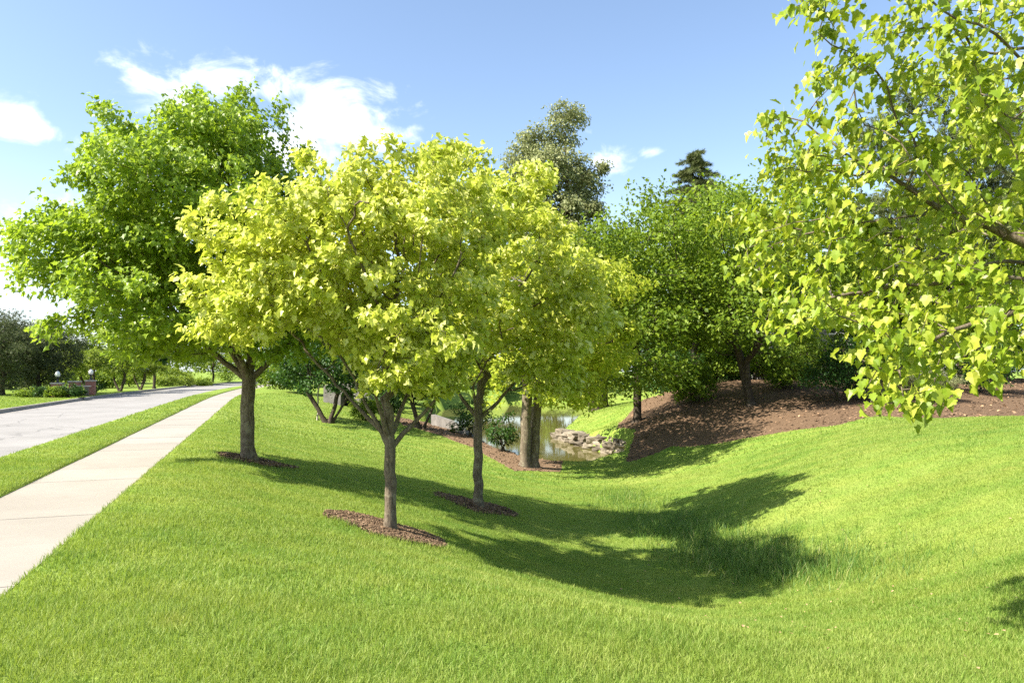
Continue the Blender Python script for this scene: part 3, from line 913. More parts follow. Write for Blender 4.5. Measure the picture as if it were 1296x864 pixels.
# -- the yellow maple in front
b1 = gp(493, 668, -1.97)[:2]
k1 = b1[1] / 9.3
A1 = np.concatenate([crown_from(b1, 9.25 * k1, 505, 330, 240, 262, 1.95 * k1, 64, 15, .21 * k1, 21, low=-.8, rough=.22), crown_from(b1, 9.2 * k1, 405, 330, 195, 180, 1.65 * k1, 42, 15, .21 * k1, 25),
                     crown_from(b1, 9.4 * k1, 330, 392, 125, 105, 1.0 * k1, 20, 14, .2 * k1, 22), crown_from(b1, 9.4 * k1, 345, 335, 105, 105, 1.0 * k1, 16, 14, .2 * k1, 26), crown_from(b1, 9.2 * k1, 530, 238, 130, 95, .8 * k1, 12, 15, .2 * k1, 23), crown_from(b1, 8.9 * k1, 520, 445, 140, 80, .8 * k1, 12, 13, .2 * k1, 24)])
build_tree('maple_tree', b1, .078, 1.12 * k1, A1, .12 * k1, .14 * k1, .074 * k1, 31000, M['leaf_yellow'], M['bark'],
           'yellow leaved maple nearest the camera, its trunk forking low above a reddish mulch ring', 'tree', 'yellow maples on the lawn',
           limbs=[(1.12 * k1, R(170), R(42), .9 * k1), (1.0 * k1, R(8), R(44), 1.0 * k1), (1.12 * k1, R(250), R(58), .8 * k1), (1.12 * k1, R(60), R(60), .8 * k1), (1.05 * k1, R(200), R(60), .9 * k1)], leader=2.6 * k1, seed=31, spread=.062 * k1, twig_max=3)
# -- the slimmer yellow maple down the slope
b2 = gp(605, 640, -2.33)[:2]
k2 = b2[1] / 12.8
A2 = np.concatenate([crown_from(b2, 12.7 * k2, 645, 348, 195, 228, 2.15 * k2, 64, 15, .24 * k2, 41, low=-.8, rough=.22), crown_from(b2, 12.5 * k2, 700, 430, 115, 120, 1.2 * k2, 18, 14, .22 * k2, 42),
                     crown_from(b2, 12.8 * k2, 625, 240, 140, 90, .9 * k2, 12, 14, .24 * k2, 43), crown_from(b2, 12.5 * k2, 560, 430, 110, 90, 1.0 * k2, 10, 14, .24 * k2, 44)])
build_tree('maple_tree', b2, .095, 1.5 * k2, A2, .15 * k2, .18 * k2, .084 * k2, 26000, M['leaf_yellow'], M['bark'],
           'yellow maple with a slender trunk down the slope, right of the nearest one', 'tree', 'yellow maples on the lawn',
           limbs=[(1.5 * k2, R(160), R(45), 1.0 * k2), (1.5 * k2, R(15), R(40), 1.0 * k2), (1.4 * k2, R(265), R(50), .9 * k2), (1.5 * k2, R(80), R(55), .9 * k2)], leader=3.6 * k2, seed=32, spread=.075 * k2, twig_max=3)
# -- the thick-trunked maple by the pond
b3 = gp(664, 589, -2.74)[:2]
k3 = b3[1] / 21.5
A3 = np.concatenate([crown_from(b3, b3[1], 690, 400, 225, 230, 2.7 * k3, 84, 16, .36 * k3, 51, low=-.75), crown_from(b3, b3[1] - .5, 745, 470, 100, 90, 1.5 * k3, 18, 14, .3 * k3, 52)])
build_tree('maple_tree', b3, .15 * k3, 2.1 * k3, A3, .24 * k3, .28 * k3, .125 * k3, 20000, M['leaf_yellow_green'], M['bark'],
           'yellow green maple with a thick trunk at the edge of the pond', 'tree', 'yellow maples on the lawn',
           stems=[((0, 0), (.1, 0), 2.1 * k3), ((.24 * k3, .2 * k3), (.22, .2), 2.2 * k3)], leader=5.6 * k3, seed=33, spread=.14 * k3, template=MAPLE_LOW)
# -- the large green maple beside the pavement
b0 = gp(313, 583, -1.75)[:2]
A0 = np.concatenate([crown_from(b0, 14.6, 262, 300, 275, 300, 2.7, 130, 15, .31, 61, low=-.62, rough=.2), crown_from(b0, 14.4, 142, 330, 165, 140, 1.8, 36, 15, .28, 62),
                     crown_from(b0, 14.6, 285, 180, 170, 110, 1.5, 26, 15, .32, 63), crown_from(b0, 14.8, 380, 330, 170, 220, 1.9, 26, 15, .34, 64), crown_from(b0, 14.2, 205, 408, 200, 80, 1.8, 28, 15, .28, 65)])
build_tree('maple_tree', b0, .135, 1.62, A0, .16, .19, .106, 58000, M['leaf_green'], M['bark'],
           'large bright green maple beside the pavement, taller than the yellow ones', 'tree',
           limbs=[(1.62, R(180), R(35), 1.6), (1.62, R(150), R(50), 1.5), (1.62, R(20), R(40), 1.2), (1.55, R(260), R(45), 1.2), (1.62, R(95), R(50), 1.2), (1.62, R(215), R(55), 1.4)], leader=5.2, seed=34, spread=.11, template=MAPLE_LOW)

# -- the maple overhanging from the right
b5 = (5.7, 5.4)
tipsR = [(1035, 12, 4.9, .13), (1090, 5, 4.9, .16), (1170, 15, 4.8, .24), (1250, 25, 4.7, .28), (1045, 85, 5.2, .12), (1090, 95, 5.1, .15), (1150, 85, 5.0, .2), (1225, 105, 4.9, .26), (1290, 90, 4.8, .28),
         (965, 162, 5.6, .09), (1005, 175, 5.5, .13), (1055, 150, 5.3, .16), (1105, 160, 5.2, .2), (1175, 195, 5.0, .24), (1255, 185, 4.9, .28),
         (1010, 215, 5.7, .15), (1050, 230, 5.5, .18), (1105, 245, 5.3, .22), (1165, 265, 5.2, .26), (1245, 275, 5.0, .28), (960, 275, 5.9, .12), (1005, 290, 5.6, .17), (1065, 310, 5.4, .2), (1135, 330, 5.2, .24),
         (970, 335, 5.8, .12), (1035, 365, 5.4, .17), (1005, 405, 5.3, .10), (1055, 400, 5.2, .14), (1115, 390, 5.0, .18), (1195, 365, 4.9, .24), (1275, 350, 4.7, .26),
         (1118, 455, 4.6, .12), (1148, 478, 4.5, .10), (1108, 512, 4.4, .03), (1155, 445, 4.6, .14), (1215, 425, 4.6, .16), (1185, 498, 4.4, .05), (1280, 415, 4.5, .16), (1240, 460, 4.5, .07), (1135, 420, 4.8, .16)]
CR = []
rgq = np.random.default_rng(8)
for (px, py, Y, s) in tipsR:
    for k_ in range(2 if px > 1120 or py > 200 else 1):
        c = rel(at(px, py, Y + (0 if k_ == 0 else rgq.uniform(.2, .9))), b5)
        CR.append(c + rgq.normal(0, 1, (11, 3)) * np.array([s, s * 1.1, s * .55]))
CR.append(clump_cloud(rgq, (.5, .3, 3.4), (2.7, 2.6, 1.9), 60, 14, .28, low=-.6))
AR = np.concatenate(CR)
AR = AR[~((AR[:, 1] + b5[1] < 2.4))]
build_tree('maple_tree', b5, .092, 1.75, AR, .13, .14, .068, 19500, M['leaf_near'], M['bark'],
           'maple overhanging from the right with large bright drooping leaves close to the camera', 'tree',
           limbs=[(1.75, R(185), R(22), 1.5), (1.75, R(170), R(45), 1.4), (1.75, R(230), R(35), 1.2), (1.75, R(90), R(45), 1.1), (1.75, R(0), R(45), 1.1), (1.75, R(300), R(45), 1.1)], leader=4.2, seed=35, spread=.065, droop=.9, twig_max=4, limb_k=.62, template=MAPLE_STALK, tip_r=.003)


# ------------------------------------------------------------------ trees and shrubs behind
def place(proto, x, y, s=1.0, rz=0.0, label=None, group=None, sz=None):
    c = copy_tree(proto); c.location = (x, y, H(x, y)); c.rotation_euler = (0, 0, rz); c.scale = (s, s, sz or s)
    if label: c['label'] = label
    if group: c['group'] = group
    return c


def far_tree(name, base, h, w, crown_lo, mat, label, n_leaf, leaf=.2, trunk_r=.16, bark='bark_dark', group=None, seed=1, tmpl=None, n_cl=48, cat='tree', step=.34, stems=None, fork=None, squash=.55, top_bias=0.0, droop=.4, flat=1.0, wid=1.0, offset=(0, 0)):
    rg = np.random.default_rng(seed)
    c = (offset[0], offset[1], (h + crown_lo) / 2 + top_bias); rad = (w / 2 * .86, w / 2 * .86, (h - crown_lo) / 2 * .9)
    A = clump_cloud(rg, c, rad, n_cl, 12, w * .06, low=-.85, squash=squash, rough=.2)
    return build_tree(name, base, trunk_r, fork or max(crown_lo * .9, .3), A, step, step * 1.2, leaf, n_leaf, M[mat], M[bark], label, cat, group, leader=h * .72 if not stems else None,
                      template=tmpl or DIAMOND, seed=seed, stems=stems, spread=w * .034, tip_r=.006, twig_max=4, sides=7, droop=droop, flat=flat, wid=wid)


def xy(px, Y): return ((px - 648) / 936.0 * Y, Y)


def shrub(name, base, h, w, mat, label, n, leaf, seed, group=None, tmpl=None, cat='shrub', squash=.7):
    rg = np.random.default_rng(seed)
    A = clump_cloud(rg, (0, 0, h * .5), (w / 2 * .85, w / 2 * .85, h * .46), 30, 10, w * .07, low=-.9, squash=squash)
    A = A[A[:, 2] > .05]
    st = [((rg.normal(0, .06), rg.normal(0, .06)), (rg.normal(0, w * .1), rg.normal(0, w * .1)), .25 * h) for _ in range(3)]
    r = build_tree(name, base, .03, .2 * h, A, max(.09, w * .06), max(.1, w * .07), leaf, n, M[mat], M['bark_dark'], label, cat, group, stems=st, template=tmpl or DIAMOND, seed=seed, spread=w * .045, tip_r=.004, sides=6, twig_max=12)
    ch = {c.name.split('.')[0]: c for c in r.children}
    ch['trunk'].name = 'stem'; ch['crown'].name = 'foliage'
    return r


# wooded bank on the right
def bank_tree(name, base, h, w, lo, mat, label, n, leaf=.2, tr_=.16, bark='bark_dark', stems=None, **kw):
    if stems: stems = [(o_, l_, f_ * K) for o_, l_, f_ in stems]
    return far_tree(name, (base[0] * K, base[1] * K), h * K, w * K, lo * K, mat, label, n, leaf * K, tr_ * K, bark, stems=stems, **kw)


bank_tree('broadleaf_tree', xy(806, 27.5), 8.3, 7.2, .4, 'leaf_mid', 'green tree on the bank right of the stone edging, dark trunk in shade', 17000, .16, .15, seed=71, n_cl=100, fork=2.2, offset=(-.8, -2.6))
bank_tree('broadleaf_tree', xy(948, 25.5), 8.8, 6.8, .55, 'leaf_mid', 'green tree standing in the mulch of the bank with its trunk in view', 17000, .15, .14, 'bark_dark', offset=(-.5, -1.2), seed=72, n_cl=74, stems=[((0, 0), (-.1, .1), 1.5), ((.12, .1), (-.45, .2), 1.7)])
bank_tree('broadleaf_tree', xy(880, 31), 8.8, 6.4, 1.2, 'leaf_green', 'leafy tree filling the gap between the two bank trees', 9500, .2, .14, seed=73)
bank_tree('broadleaf_tree', xy(1010, 33), 10.2, 7.0, 1.0, 'leaf_green', 'taller leafy tree behind the one standing in the mulch', 10500, .22, .16, seed=74)
bank_tree('broadleaf_tree', xy(1130, 35), 8.8, 6.6, .8, 'leaf_mid', 'leafy tree behind the overhanging maple, left of the pine', 10500, .23, .16, seed=75)
bank_tree('broadleaf_tree', xy(1270, 34), 8.2, 6.6, .8, 'leaf_mid', 'leafy tree at the right end of the bank', 10000, .23, .16, seed=76)
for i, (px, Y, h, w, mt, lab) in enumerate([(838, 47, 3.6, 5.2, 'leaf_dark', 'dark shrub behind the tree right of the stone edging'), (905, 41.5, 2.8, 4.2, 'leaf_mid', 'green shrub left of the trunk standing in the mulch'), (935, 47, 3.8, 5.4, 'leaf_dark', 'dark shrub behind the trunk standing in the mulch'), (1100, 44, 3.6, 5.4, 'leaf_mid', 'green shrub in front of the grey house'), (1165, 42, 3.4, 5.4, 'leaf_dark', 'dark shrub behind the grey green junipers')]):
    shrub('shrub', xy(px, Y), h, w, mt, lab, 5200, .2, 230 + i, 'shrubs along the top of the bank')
bank_tree('broadleaf_tree', xy(765, 38), 10.2, 6.4, 1.4, 'leaf_mid', 'green tree behind the bank at the foot of the tall grey green tree', 13000, .22, .16, seed=77)
# tall grey-green tree behind the yellow maples
gt = (xy(752, 37.5)[0] * K, 37.5 * K)
gz = H(*gt); gk = gt[1] / 936.0
def gc(px, py): return ((px - 752) * gk, 0, EYE + (470 - py) * gk - gz)
A = np.concatenate([clump_cloud(np.random.default_rng(81), gc(702, 330), (60 * gk, 56 * gk, 130 * gk), 90, 12, .42, rough=.2), clump_cloud(np.random.default_rng(82), gc(700, 222), (52 * gk, 48 * gk, 58 * gk), 60, 12, .34, rough=.2), clump_cloud(np.random.default_rng(83), gc(716, 150), (24 * gk, 24 * gk, 32 * gk), 16, 12, .26),
                    clump_cloud(np.random.default_rng(87), gc(682, 200), (40 * gk, 36 * gk, 46 * gk), 30, 12, .32), clump_cloud(np.random.default_rng(88), gc(722, 262), (38 * gk, 34 * gk, 60 * gk), 28, 12, .34), clump_cloud(np.random.default_rng(85), gc(660, 195), (20 * gk, 20 * gk, 18 * gk), 8, 12, .26), clump_cloud(np.random.default_rng(86), gc(742, 235), (18 * gk, 18 * gk, 50 * gk), 12, 12, .28)])
build_tree('poplar_tree', gt, .3, 3.0, A, .4, .42, .21, 46000, M['leaf_grey'], M['bark_dark'], 'tall grey green tree rising behind the yellow maples', 'tree', stems=[((0, 0), (-1.9, 0), 6.5)], leader=gc(712, 160)[2], seed=84, spread=.22, template=DIAMOND, tip_r=.008, sides=8)


def conifer(name, base, h, w, mat, label, n_whorl=26, seed=1, start=.06, needle=.26, per=26, group=None, top_pow=.8):
    """a spruce: straight stem, drooping boughs in whorls, short needled twigs along each bough"""
    rg = np.random.default_rng(seed); N = [np.array((0, 0, -.1))]; par = [-1]; rad = [h * .014]
    m_ = 24
    for i in range(1, m_ + 1): N.append(np.array((rg.normal(0, .02), rg.normal(0, .02), h * i / m_))); par.append(i - 1); rad.append(h * .014 * (1 - i / m_) + .008)
    pos = []; tip = []
    for wv in range(n_whorl):
        for k_ in range(6):
            f = start + (1 - start) * (wv + rg.uniform(0, 1)) / n_whorl
            if f > .985: continue
            ln0 = w / 2 * (1 - f) ** top_pow
            a = rg.uniform(0, 2 * math.pi); ln = ln0 * rg.uniform(.45, 1.2) + .15
            s_ = min(int(f * m_), m_ - 1); p0 = N[s_] + (N[s_ + 1] - N[s_]) * (f * m_ - s_); prev = s_
            dirv = np.array((math.cos(a), math.sin(a), 0)); q = p0.copy(); seg_ = 5
            for i in range(1, seg_ + 1):
                u = i / seg_
                q = p0 + dirv * ln * u + np.array((0, 0, ln * (.18 * u - .42 * u * u + .16 * u ** 4)))
                N.append(q); par.append(prev); rad.append(.018 * (1 - u) + .004); prev = len(N) - 1
            kk = max(6, int(per * (.3 + ln)))
            u = rg.uniform(.12, 1.02, kk); sd_ = rg.choice([-1, 1], kk)
            pp = p0 + dirv * (ln * u)[:, None]; pp[:, 2] += ln * (.18 * u - .42 * u * u + .16 * u ** 4)
            lat = np.array((-math.sin(a), math.cos(a), 0))
            pos.append(pp + rg.normal(0, .05, (kk, 3)) + lat * (sd_ * rg.uniform(0, .28, kk) * ln * (1.05 - u))[:, None])
            tip.append(dirv * .7 + lat * (sd_ * .8)[:, None] + np.array((0, 0, -.25)) + rg.normal(0, .3, (kk, 3)))
    N = np.array(N); par = np.array(par); kids = [[] for _ in N]
    for i, p_ in enumerate(par):
        if p_ >= 0: kids[p_].append(i)
    root = empty(name, (base[0], base[1], H(*base))); tag(root, label, 'tree', group)
    link('trunk', tube_mesh('trunk', N, par, np.array(rad), kids, 7), M['bark_dark'], root)
    pos = np.concatenate(pos); tip = np.concatenate(tip); n_ = len(pos)
    s = needle * rg.uniform(.7, 1.3, n_)
    link('crown', scatter_mesh('crown', pos, tip, rg.normal(size=(n_, 3)) + np.array((0, 0, 1.2)), s, s, TUFT), M[mat], root)
    return root


conifer('spruce_tree', xy(882, 50), 16.8, 10.5, 'needle_grey', 'dark spruce whose tip rises above the wooded bank', seed=91, n_whorl=44, needle=.30, per=46, top_pow=.6)


def pine(name, base, h, w, mat, label, lo=.3, n=6500, seed=1, size=.26, group=None):
    rg = np.random.default_rng(seed)
    A = clump_cloud(rg, (0, 0, (h + lo) / 2), (w / 2 * .85, w / 2 * .85, (h - lo) / 2 * .9), 60, 12, w * .06, low=-.9, rough=.2)
    return build_tree(name, base, .15, max(.4, lo), A, .32, .38, size, n, M[mat], M['bark_dark'], label, 'tree', group, leader=h * .8, template=TUFT, seed=seed, spread=w * .04, tip_r=.008, droop=-.5, sides=7)


pine('pine_tree', xy(1215, 40), 18.0, 10.5, 'needle_grey', 'tall grey green pine behind the overhanging maple', 1.8, 12500, 92, .4)
# dark pines on the left beyond the road
pine('pine_tree', xy(4, 49), 6.3, 6.6, 'needle_dark', 'dark bushy pine at the left edge beyond the road', .1, 9000, 93, .24, 'dark pines beyond the road')
pine('pine_tree', xy(50, 52), 5.9, 5.4, 'needle_dark', 'dark bushy pine just left of the brick pillars', .1, 8000, 94, .24, 'dark pines beyond the road')

# small spreading trees behind the brick pillars
SM = [(112, 57, 3.6, 4.2, 'pale green spreading tree right behind the brick pillars', 101), (152, 61, 3.7, 4.4, 'pale green spreading tree between the pillars and the dark roadside tree', 102), (178, 66, 3.4, 3.6, 'pale green spreading tree just left of the dark roadside trunk', 103)]
for (px, Y, h, w, lab, sd_) in SM:
    far_tree('ornamental_tree', xy(px, Y), h, w, 1.1, 'leaf_pale', lab, 5000, .17, .09, 'bark_dark', 'small spreading trees beyond the road', sd_, n_cl=40, step=.26,
             stems=[((0, 0), (-.5, .1), .9), ((.1, 0), (.4, -.1), .9), ((0, .1), (.1, .3), .9)], fork=.8, squash=.35)
far_tree('broadleaf_tree', xy(196, 71), 6.0, 4.2, 1.9, 'leaf_dark', 'dark tree with a straight trunk on the far side of the road bend', 4500, .24, .13, seed=104)
# trees and bushes far off round the road bend
RB = [(90, 88, 7.4, 8, 'leaf_pale', 'pale far tree behind the brick pillars'), (150, 95, 6.4, 8, 'leaf_pale', 'pale far tree beyond the spreading trees'), (225, 98, 8, 8, 'leaf_mid', 'far green tree showing right of the dark roadside tree'),
      (270, 112, 8, 9, 'leaf_pale', 'far pale tree at the end of the road'), (330, 105, 8, 9, 'leaf_mid', 'far green tree right of the end of the road'), (30, 80, 6.5, 8, 'leaf_mid', 'far green tree behind the dark pines'), (-70, 60, 7, 8, 'leaf_mid', 'green tree left of the dark pines')]
for i, (px, Y, h, w, mt, lab) in enumerate(RB):
    far_tree('broadleaf_tree', xy(px, Y), h, w, .5, mt, lab, 4200, .38, .16, group='trees round the road bend', seed=110 + i, n_cl=44, step=.5)


shrub('shrub', xy(1062, 32), 2.9, 3.8, 'leaf_dark', 'dense dark green shrub on the bank below the house', 6500, .11, 121)
shrub('shrub', xy(874, 36.5), 2.1, 2.8, 'leaf_mid', 'low green shrub in the mulch left of the trunk in view', 4200, .13, 128)
shrub('shrub', xy(992, 36), 1.7, 2.3, 'leaf_mid', 'low green shrub in the mulch right of the trunk in view', 3600, .12, 129)
shrub('shrub', xy(968, 41), 2.4, 3.0, 'leaf_mid', 'green shrub hiding the left end of the wooden fence', 4200, .13, 127)
shrub('juniper', xy(1135, 32), 1.5, 2.3, 'leaf_grey', 'low grey green juniper right of the dense dark shrub', 2600, .12, 122, 'junipers on the bank', TUFT)
shrub('juniper', xy(1180, 31), 1.4, 2.3, 'leaf_grey', 'low grey green juniper furthest right on the bank', 2600, .12, 123, 'junipers on the bank', TUFT)
shrub('shrub', xy(1235, 34), 3.0, 4.2, 'leaf_dark', 'dark shaded shrub behind the junipers at the right edge', 5500, .13, 124)
shrub('shrub', xy(860, 39.5), 2.2, 3.4, 'leaf_dark', 'shaded shrub at the top of the bank between the two bank trees', 3500, .13, 125)
shrub('shrub', xy(1010, 40), 2.4, 3.4, 'leaf_mid', 'green shrub in front of the wooden fence', 3500, .13, 126)

# left of the pond
def multi(name, base, h, w, lo, mat, lab, seed, stems, n=6500, leaf=.15):
    return far_tree(name, base, h, w, lo, mat, lab, n, leaf, .10, 'bark_dark', None, seed, n_cl=46, stems=stems, fork=.9)


multi('crabapple_tree', gp(415, 535, -2.0)[:2], 4.6, 4.6, 1.0, 'leaf_dark', 'dark multi stemmed tree between the green maple and the nearest yellow maple', 131,
      [((-.08, 0), (-.85, 0), 1.4), ((.1, 0), (.35, .1), 1.5), ((.18, .05), (.8, .1), 1.4)], 8000)
multi('crabapple_tree', gp(533, 541, -2.2)[:2], 3.9, 3.6, .95, 'leaf_mid', 'small twin stemmed tree on the mulch behind the nearest maple', 132, [((-.08, 0), (-.35, 0), 1.2), ((.12, 0), (.5, .1), 1.2)], 6000)
far_tree('sapling', gp(402, 534, -2.0)[:2], 3.0, 1.1, 1.5, 'leaf_mid', 'thin pale stemmed sapling beside the dark multi stemmed tree', 700, .11, .035, 'bark_pale', seed=133, n_cl=10, step=.2)
shrub('shrub', xy(462, 35), 1.1, 1.6, 'leaf_mid', 'bright green low shrub right of the dark multi stemmed tree', 2600, .10, 134)
shrub('shrub', xy(490, 36), 1.7, 1.8, 'leaf_dark', 'dark rounded shrub behind the nearest maple trunk', 3200, .10, 135)
shrub('shrub', (-2.0, 34.6), 1.7, 2.1, 'leaf_dark', 'dark shrub hanging over the middle of the retaining wall', 2600, .10, 136)
shrub('shrub', (-.45, 31.4), 1.65, 1.45, 'leaf_dark', 'loose leafed shrub at the low end of the retaining wall', 900, .13, 137)
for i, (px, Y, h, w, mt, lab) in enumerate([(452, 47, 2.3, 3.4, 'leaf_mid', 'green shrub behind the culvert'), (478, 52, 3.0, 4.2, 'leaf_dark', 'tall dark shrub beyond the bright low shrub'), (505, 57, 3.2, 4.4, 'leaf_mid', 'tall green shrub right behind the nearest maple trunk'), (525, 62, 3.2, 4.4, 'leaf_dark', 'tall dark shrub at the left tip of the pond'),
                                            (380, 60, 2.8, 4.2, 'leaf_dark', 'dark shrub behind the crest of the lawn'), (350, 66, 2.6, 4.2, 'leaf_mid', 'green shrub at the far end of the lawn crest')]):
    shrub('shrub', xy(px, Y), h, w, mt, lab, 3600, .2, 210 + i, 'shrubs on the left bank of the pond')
# hedge-like bushes at the road bend
for i, (px, Y, w, lab) in enumerate([(228, 82, 3.0, 'low bush at the left of the row by the road bend'), (250, 86, 3.0, 'low bush in the middle of the row by the road bend'), (272, 92, 3.2, 'low bush at the right of the row by the road bend')]):
    shrub('bush', (xy(px, Y)[0] - 1.5, Y), 1.1, w, 'leaf_pale' if i < 2 else 'leaf_mid', lab, 1500, .2, 140 + i, 'low bushes by the road bend')
# shrubs round the pillars
for i, (px, Y, h, w, mt, lab) in enumerate([(58, 46.5, .8, 1.5, 'leaf_dark', 'dark low shrub left of the first lamp pillar'), (73, 46.2, .75, 1.3, 'leaf_mid', 'low shrub right in front of the first lamp pillar'), (88, 46.5, .85, 1.4, 'leaf_dark', 'dark low shrub in front of the lampless pillar'),
                                            (101, 48.2, .6, 1.1, 'leaf_dark', 'dark low shrub under the stone bench'), (121, 56, .9, 1.4, 'leaf_dark', 'dark low shrub right of the second lamp pillar'), (36, 46.5, .5, 1.4, 'leaf_mid', 'small low shrub below the dark pines')]):
    shrub('shrub', xy(px, Y), h, w, mt, lab, 1300, .11, 150 + i, 'shrubs round the brick pillars')

# far shore of the pond
for i, (px, Y, h, w, mt, lab) in enumerate([(455, 62, 2.2, 4.5, 'leaf_mid', 'broad bush on the far shore at the left end of the pond'), (505, 68, 2.4, 5, 'leaf_dark', 'dark bush on the far shore left of the nearest maple trunk'), (560, 70, 2.6, 5, 'leaf_mid', 'bush on the far shore behind the slender maple'),
                                            (625, 71, 2.4, 5, 'leaf_dark', 'dark bush on the far shore left of the thick trunk'), (690, 72.5, 2.6, 5, 'leaf_mid', 'bush on the far shore right of the thick trunk'), (750, 73, 2.4, 5, 'leaf_dark', 'dark bush on the far shore above the stone edging'), (905, 71, 2.6, 5, 'leaf_mid', 'bush on the far shore right of the pale picket fence')]):
    shrub('bush', xy(px, Y * 1.3), h * 1.25, w * 1.25, mt, lab, 2200, .32, 180 + i, 'bushes on the far shore')
for i, (px, Y, h, w, mt, lab) in enumerate([(62, 66, 2.4, 4, 'leaf_pale', 'pale bush behind the left lamp pillar'), (100, 70, 2.2, 4, 'leaf_pale', 'pale bush behind the lampless pillar'), (140, 72, 2.0, 4, 'leaf_mid', 'bush behind the spreading trees'), (165, 78, 2.2, 4, 'leaf_pale', 'pale bush left of the dark roadside trunk'), (212, 92, 2.6, 5, 'leaf_pale', 'pale bush right of the dark roadside trunk'), (290, 118, 3, 6, 'leaf_mid', 'green bush where the road goes out of sight'), (20, 62, 2.0, 4, 'leaf_mid', 'green bush behind the dark pines')]):
    shrub('bush', (xy(px, Y)[0], Y), h, w, mt, lab, 2000, .24, 190 + i, 'bushes beyond the road')
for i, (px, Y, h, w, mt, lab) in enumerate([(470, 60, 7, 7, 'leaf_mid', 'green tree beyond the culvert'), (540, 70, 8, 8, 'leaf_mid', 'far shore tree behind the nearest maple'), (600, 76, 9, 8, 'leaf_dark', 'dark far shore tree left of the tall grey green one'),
                                            (660, 78, 9, 8, 'leaf_mid', 'far shore tree below the tall grey green one'), (700, 84, 10, 9, 'leaf_dark', 'dark tree added on the far shore to darken the pond reflection, right of the thick trunk'), (768, 85, 10, 9, 'leaf_dark', 'dark tree added on the far shore to darken the pond reflection, above the grassy point'), (735, 80, 9, 9, 'leaf_mid', 'far shore tree between the pond maple and the bank'), (810, 78, 9, 9, 'leaf_dark', 'dark far shore tree behind the bank tree'),  # two dark trees here are added so the pond reflects less sky
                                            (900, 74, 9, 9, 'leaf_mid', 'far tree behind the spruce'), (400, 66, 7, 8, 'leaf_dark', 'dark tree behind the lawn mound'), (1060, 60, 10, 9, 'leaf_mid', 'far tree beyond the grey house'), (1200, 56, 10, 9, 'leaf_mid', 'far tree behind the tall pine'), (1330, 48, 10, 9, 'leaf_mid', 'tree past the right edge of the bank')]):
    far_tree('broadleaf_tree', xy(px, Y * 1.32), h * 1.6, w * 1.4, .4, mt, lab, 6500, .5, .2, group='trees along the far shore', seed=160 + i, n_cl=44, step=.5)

# ------------------------------------------------------------------ stones at the pond
def stone_mesh(seed):
    rg = random.Random(seed); bm = bmesh.new()
    bmesh.ops.create_cube(bm, size=1.0)
    bmesh.ops.subdivide_edges(bm, edges=list(bm.edges), cuts=3, use_grid_fill=True)
    for v in bm.verts:
        p_ = v.co.copy(); n_ = mnoise.noise_vector(p_ * 1.7 + Vector((seed * 7.1, 0, 0)))
        n2_ = mnoise.noise_vector(p_ * 5 + Vector((seed * 3.3, 2, 0)))
        r_ = max(abs(p_.x), abs(p_.y)); f = 1 - .10 * max(0, p_.length - .62)
        v.co = Vector((p_.x * f, p_.y * f, p_.z)) + n_ * .17 + n2_ * .08
        v.co.z = round(v.co.z * 6) / 6 * .6 + v.co.z * .4
    me = bpy.data.meshes.new('stone'); bm.to_mesh(me); bm.free(); me.materials.append(M['limestone']); return me


SM_ = [stone_mesh(i) for i in range(7)]
rs = random.Random(21)


def stone(x, y, z, sx, sy, sz, lab, grp):
    sx *= 1.3; sy *= 1.3; sz *= 1.2
    o = link('stone', rs.choice(SM_)); o.location = (x, y, z); o.scale = (sx, sy, sz); o.rotation_euler = (rs.uniform(-.08, .08), rs.uniform(-.08, .08), rs.uniform(0, 6.28))
    tag(o, lab, 'stone', grp)


def stone_row(pts, n, z0, sz, lab, grp, s=(.5, .8)):
    pts = np.array(pts) * K; seg_ = np.linalg.norm(np.diff(pts, axis=0), axis=1); cum = np.concatenate([[0], np.cumsum(seg_)])
    for i in range(n):
        d = cum[-1] * (i + .5 + rs.uniform(-.2, .2)) / n
        x = np.interp(d, cum, pts[:, 0]); y = np.interp(d, cum, pts[:, 1]); w = rs.uniform(*s)
        stone(x + rs.uniform(-.08, .08), y + rs.uniform(-.08, .08), z0 + rs.uniform(-.03, .03), w, w * rs.uniform(.65, 1), sz * rs.uniform(.8, 1.25), lab, grp)


near_edge = [(4.3, 25.0), (4.15, 26.0), (3.75, 27.1), (3.35, 28.4)]
back_edge = [(3.2, 29.0), (2.85, 30.4), (2.45, 32.2), (2.1, 33.8)]
cap_edge = [(2.2, 34.2), (2.75, 36.2), (3.8, 38.2), (5.1, 40), (7.2, 43)]
stone_row(near_edge, 7, WATER + .04, .28, 'buff limestone block at the waterline of the near stone heap', 'waterline stones of the near heap')
stone_row([(a + .12, b + .05) for a, b in near_edge], 7, WATER + .36, .26, 'buff limestone block in the middle course of the near stone heap', 'middle stones of the near heap')
stone_row([(a + .30, b + .1) for a, b in near_edge], 6, WATER + .62, .2, 'flat buff limestone slab on top of the near stone heap', 'top stones of the near heap', (.6, .95))
stone_row(back_edge, 7, WATER + .04, .3, 'grey limestone block at the waterline of the far stone edging', 'waterline stones of the far edging')
stone_row([(a + .12, b) for a, b in back_edge], 7, WATER + .40, .26, 'pale limestone slab on top of the far stone edging', 'top stones of the far edging', (.6, .95))
stone_row(cap_edge, 13, WATER + .10, .24, 'pale flat stone lining the grassy point in the pond', 'stones round the grassy point', (.55, .9))
stone_row([(1.9, 23.2), (1.2, 23.2), (.7, 23.3)], 6, WATER + .08, .16, 'small dark stone at the foot of the thick trunked maple', 'small stones at the near shore', (.2, .34))

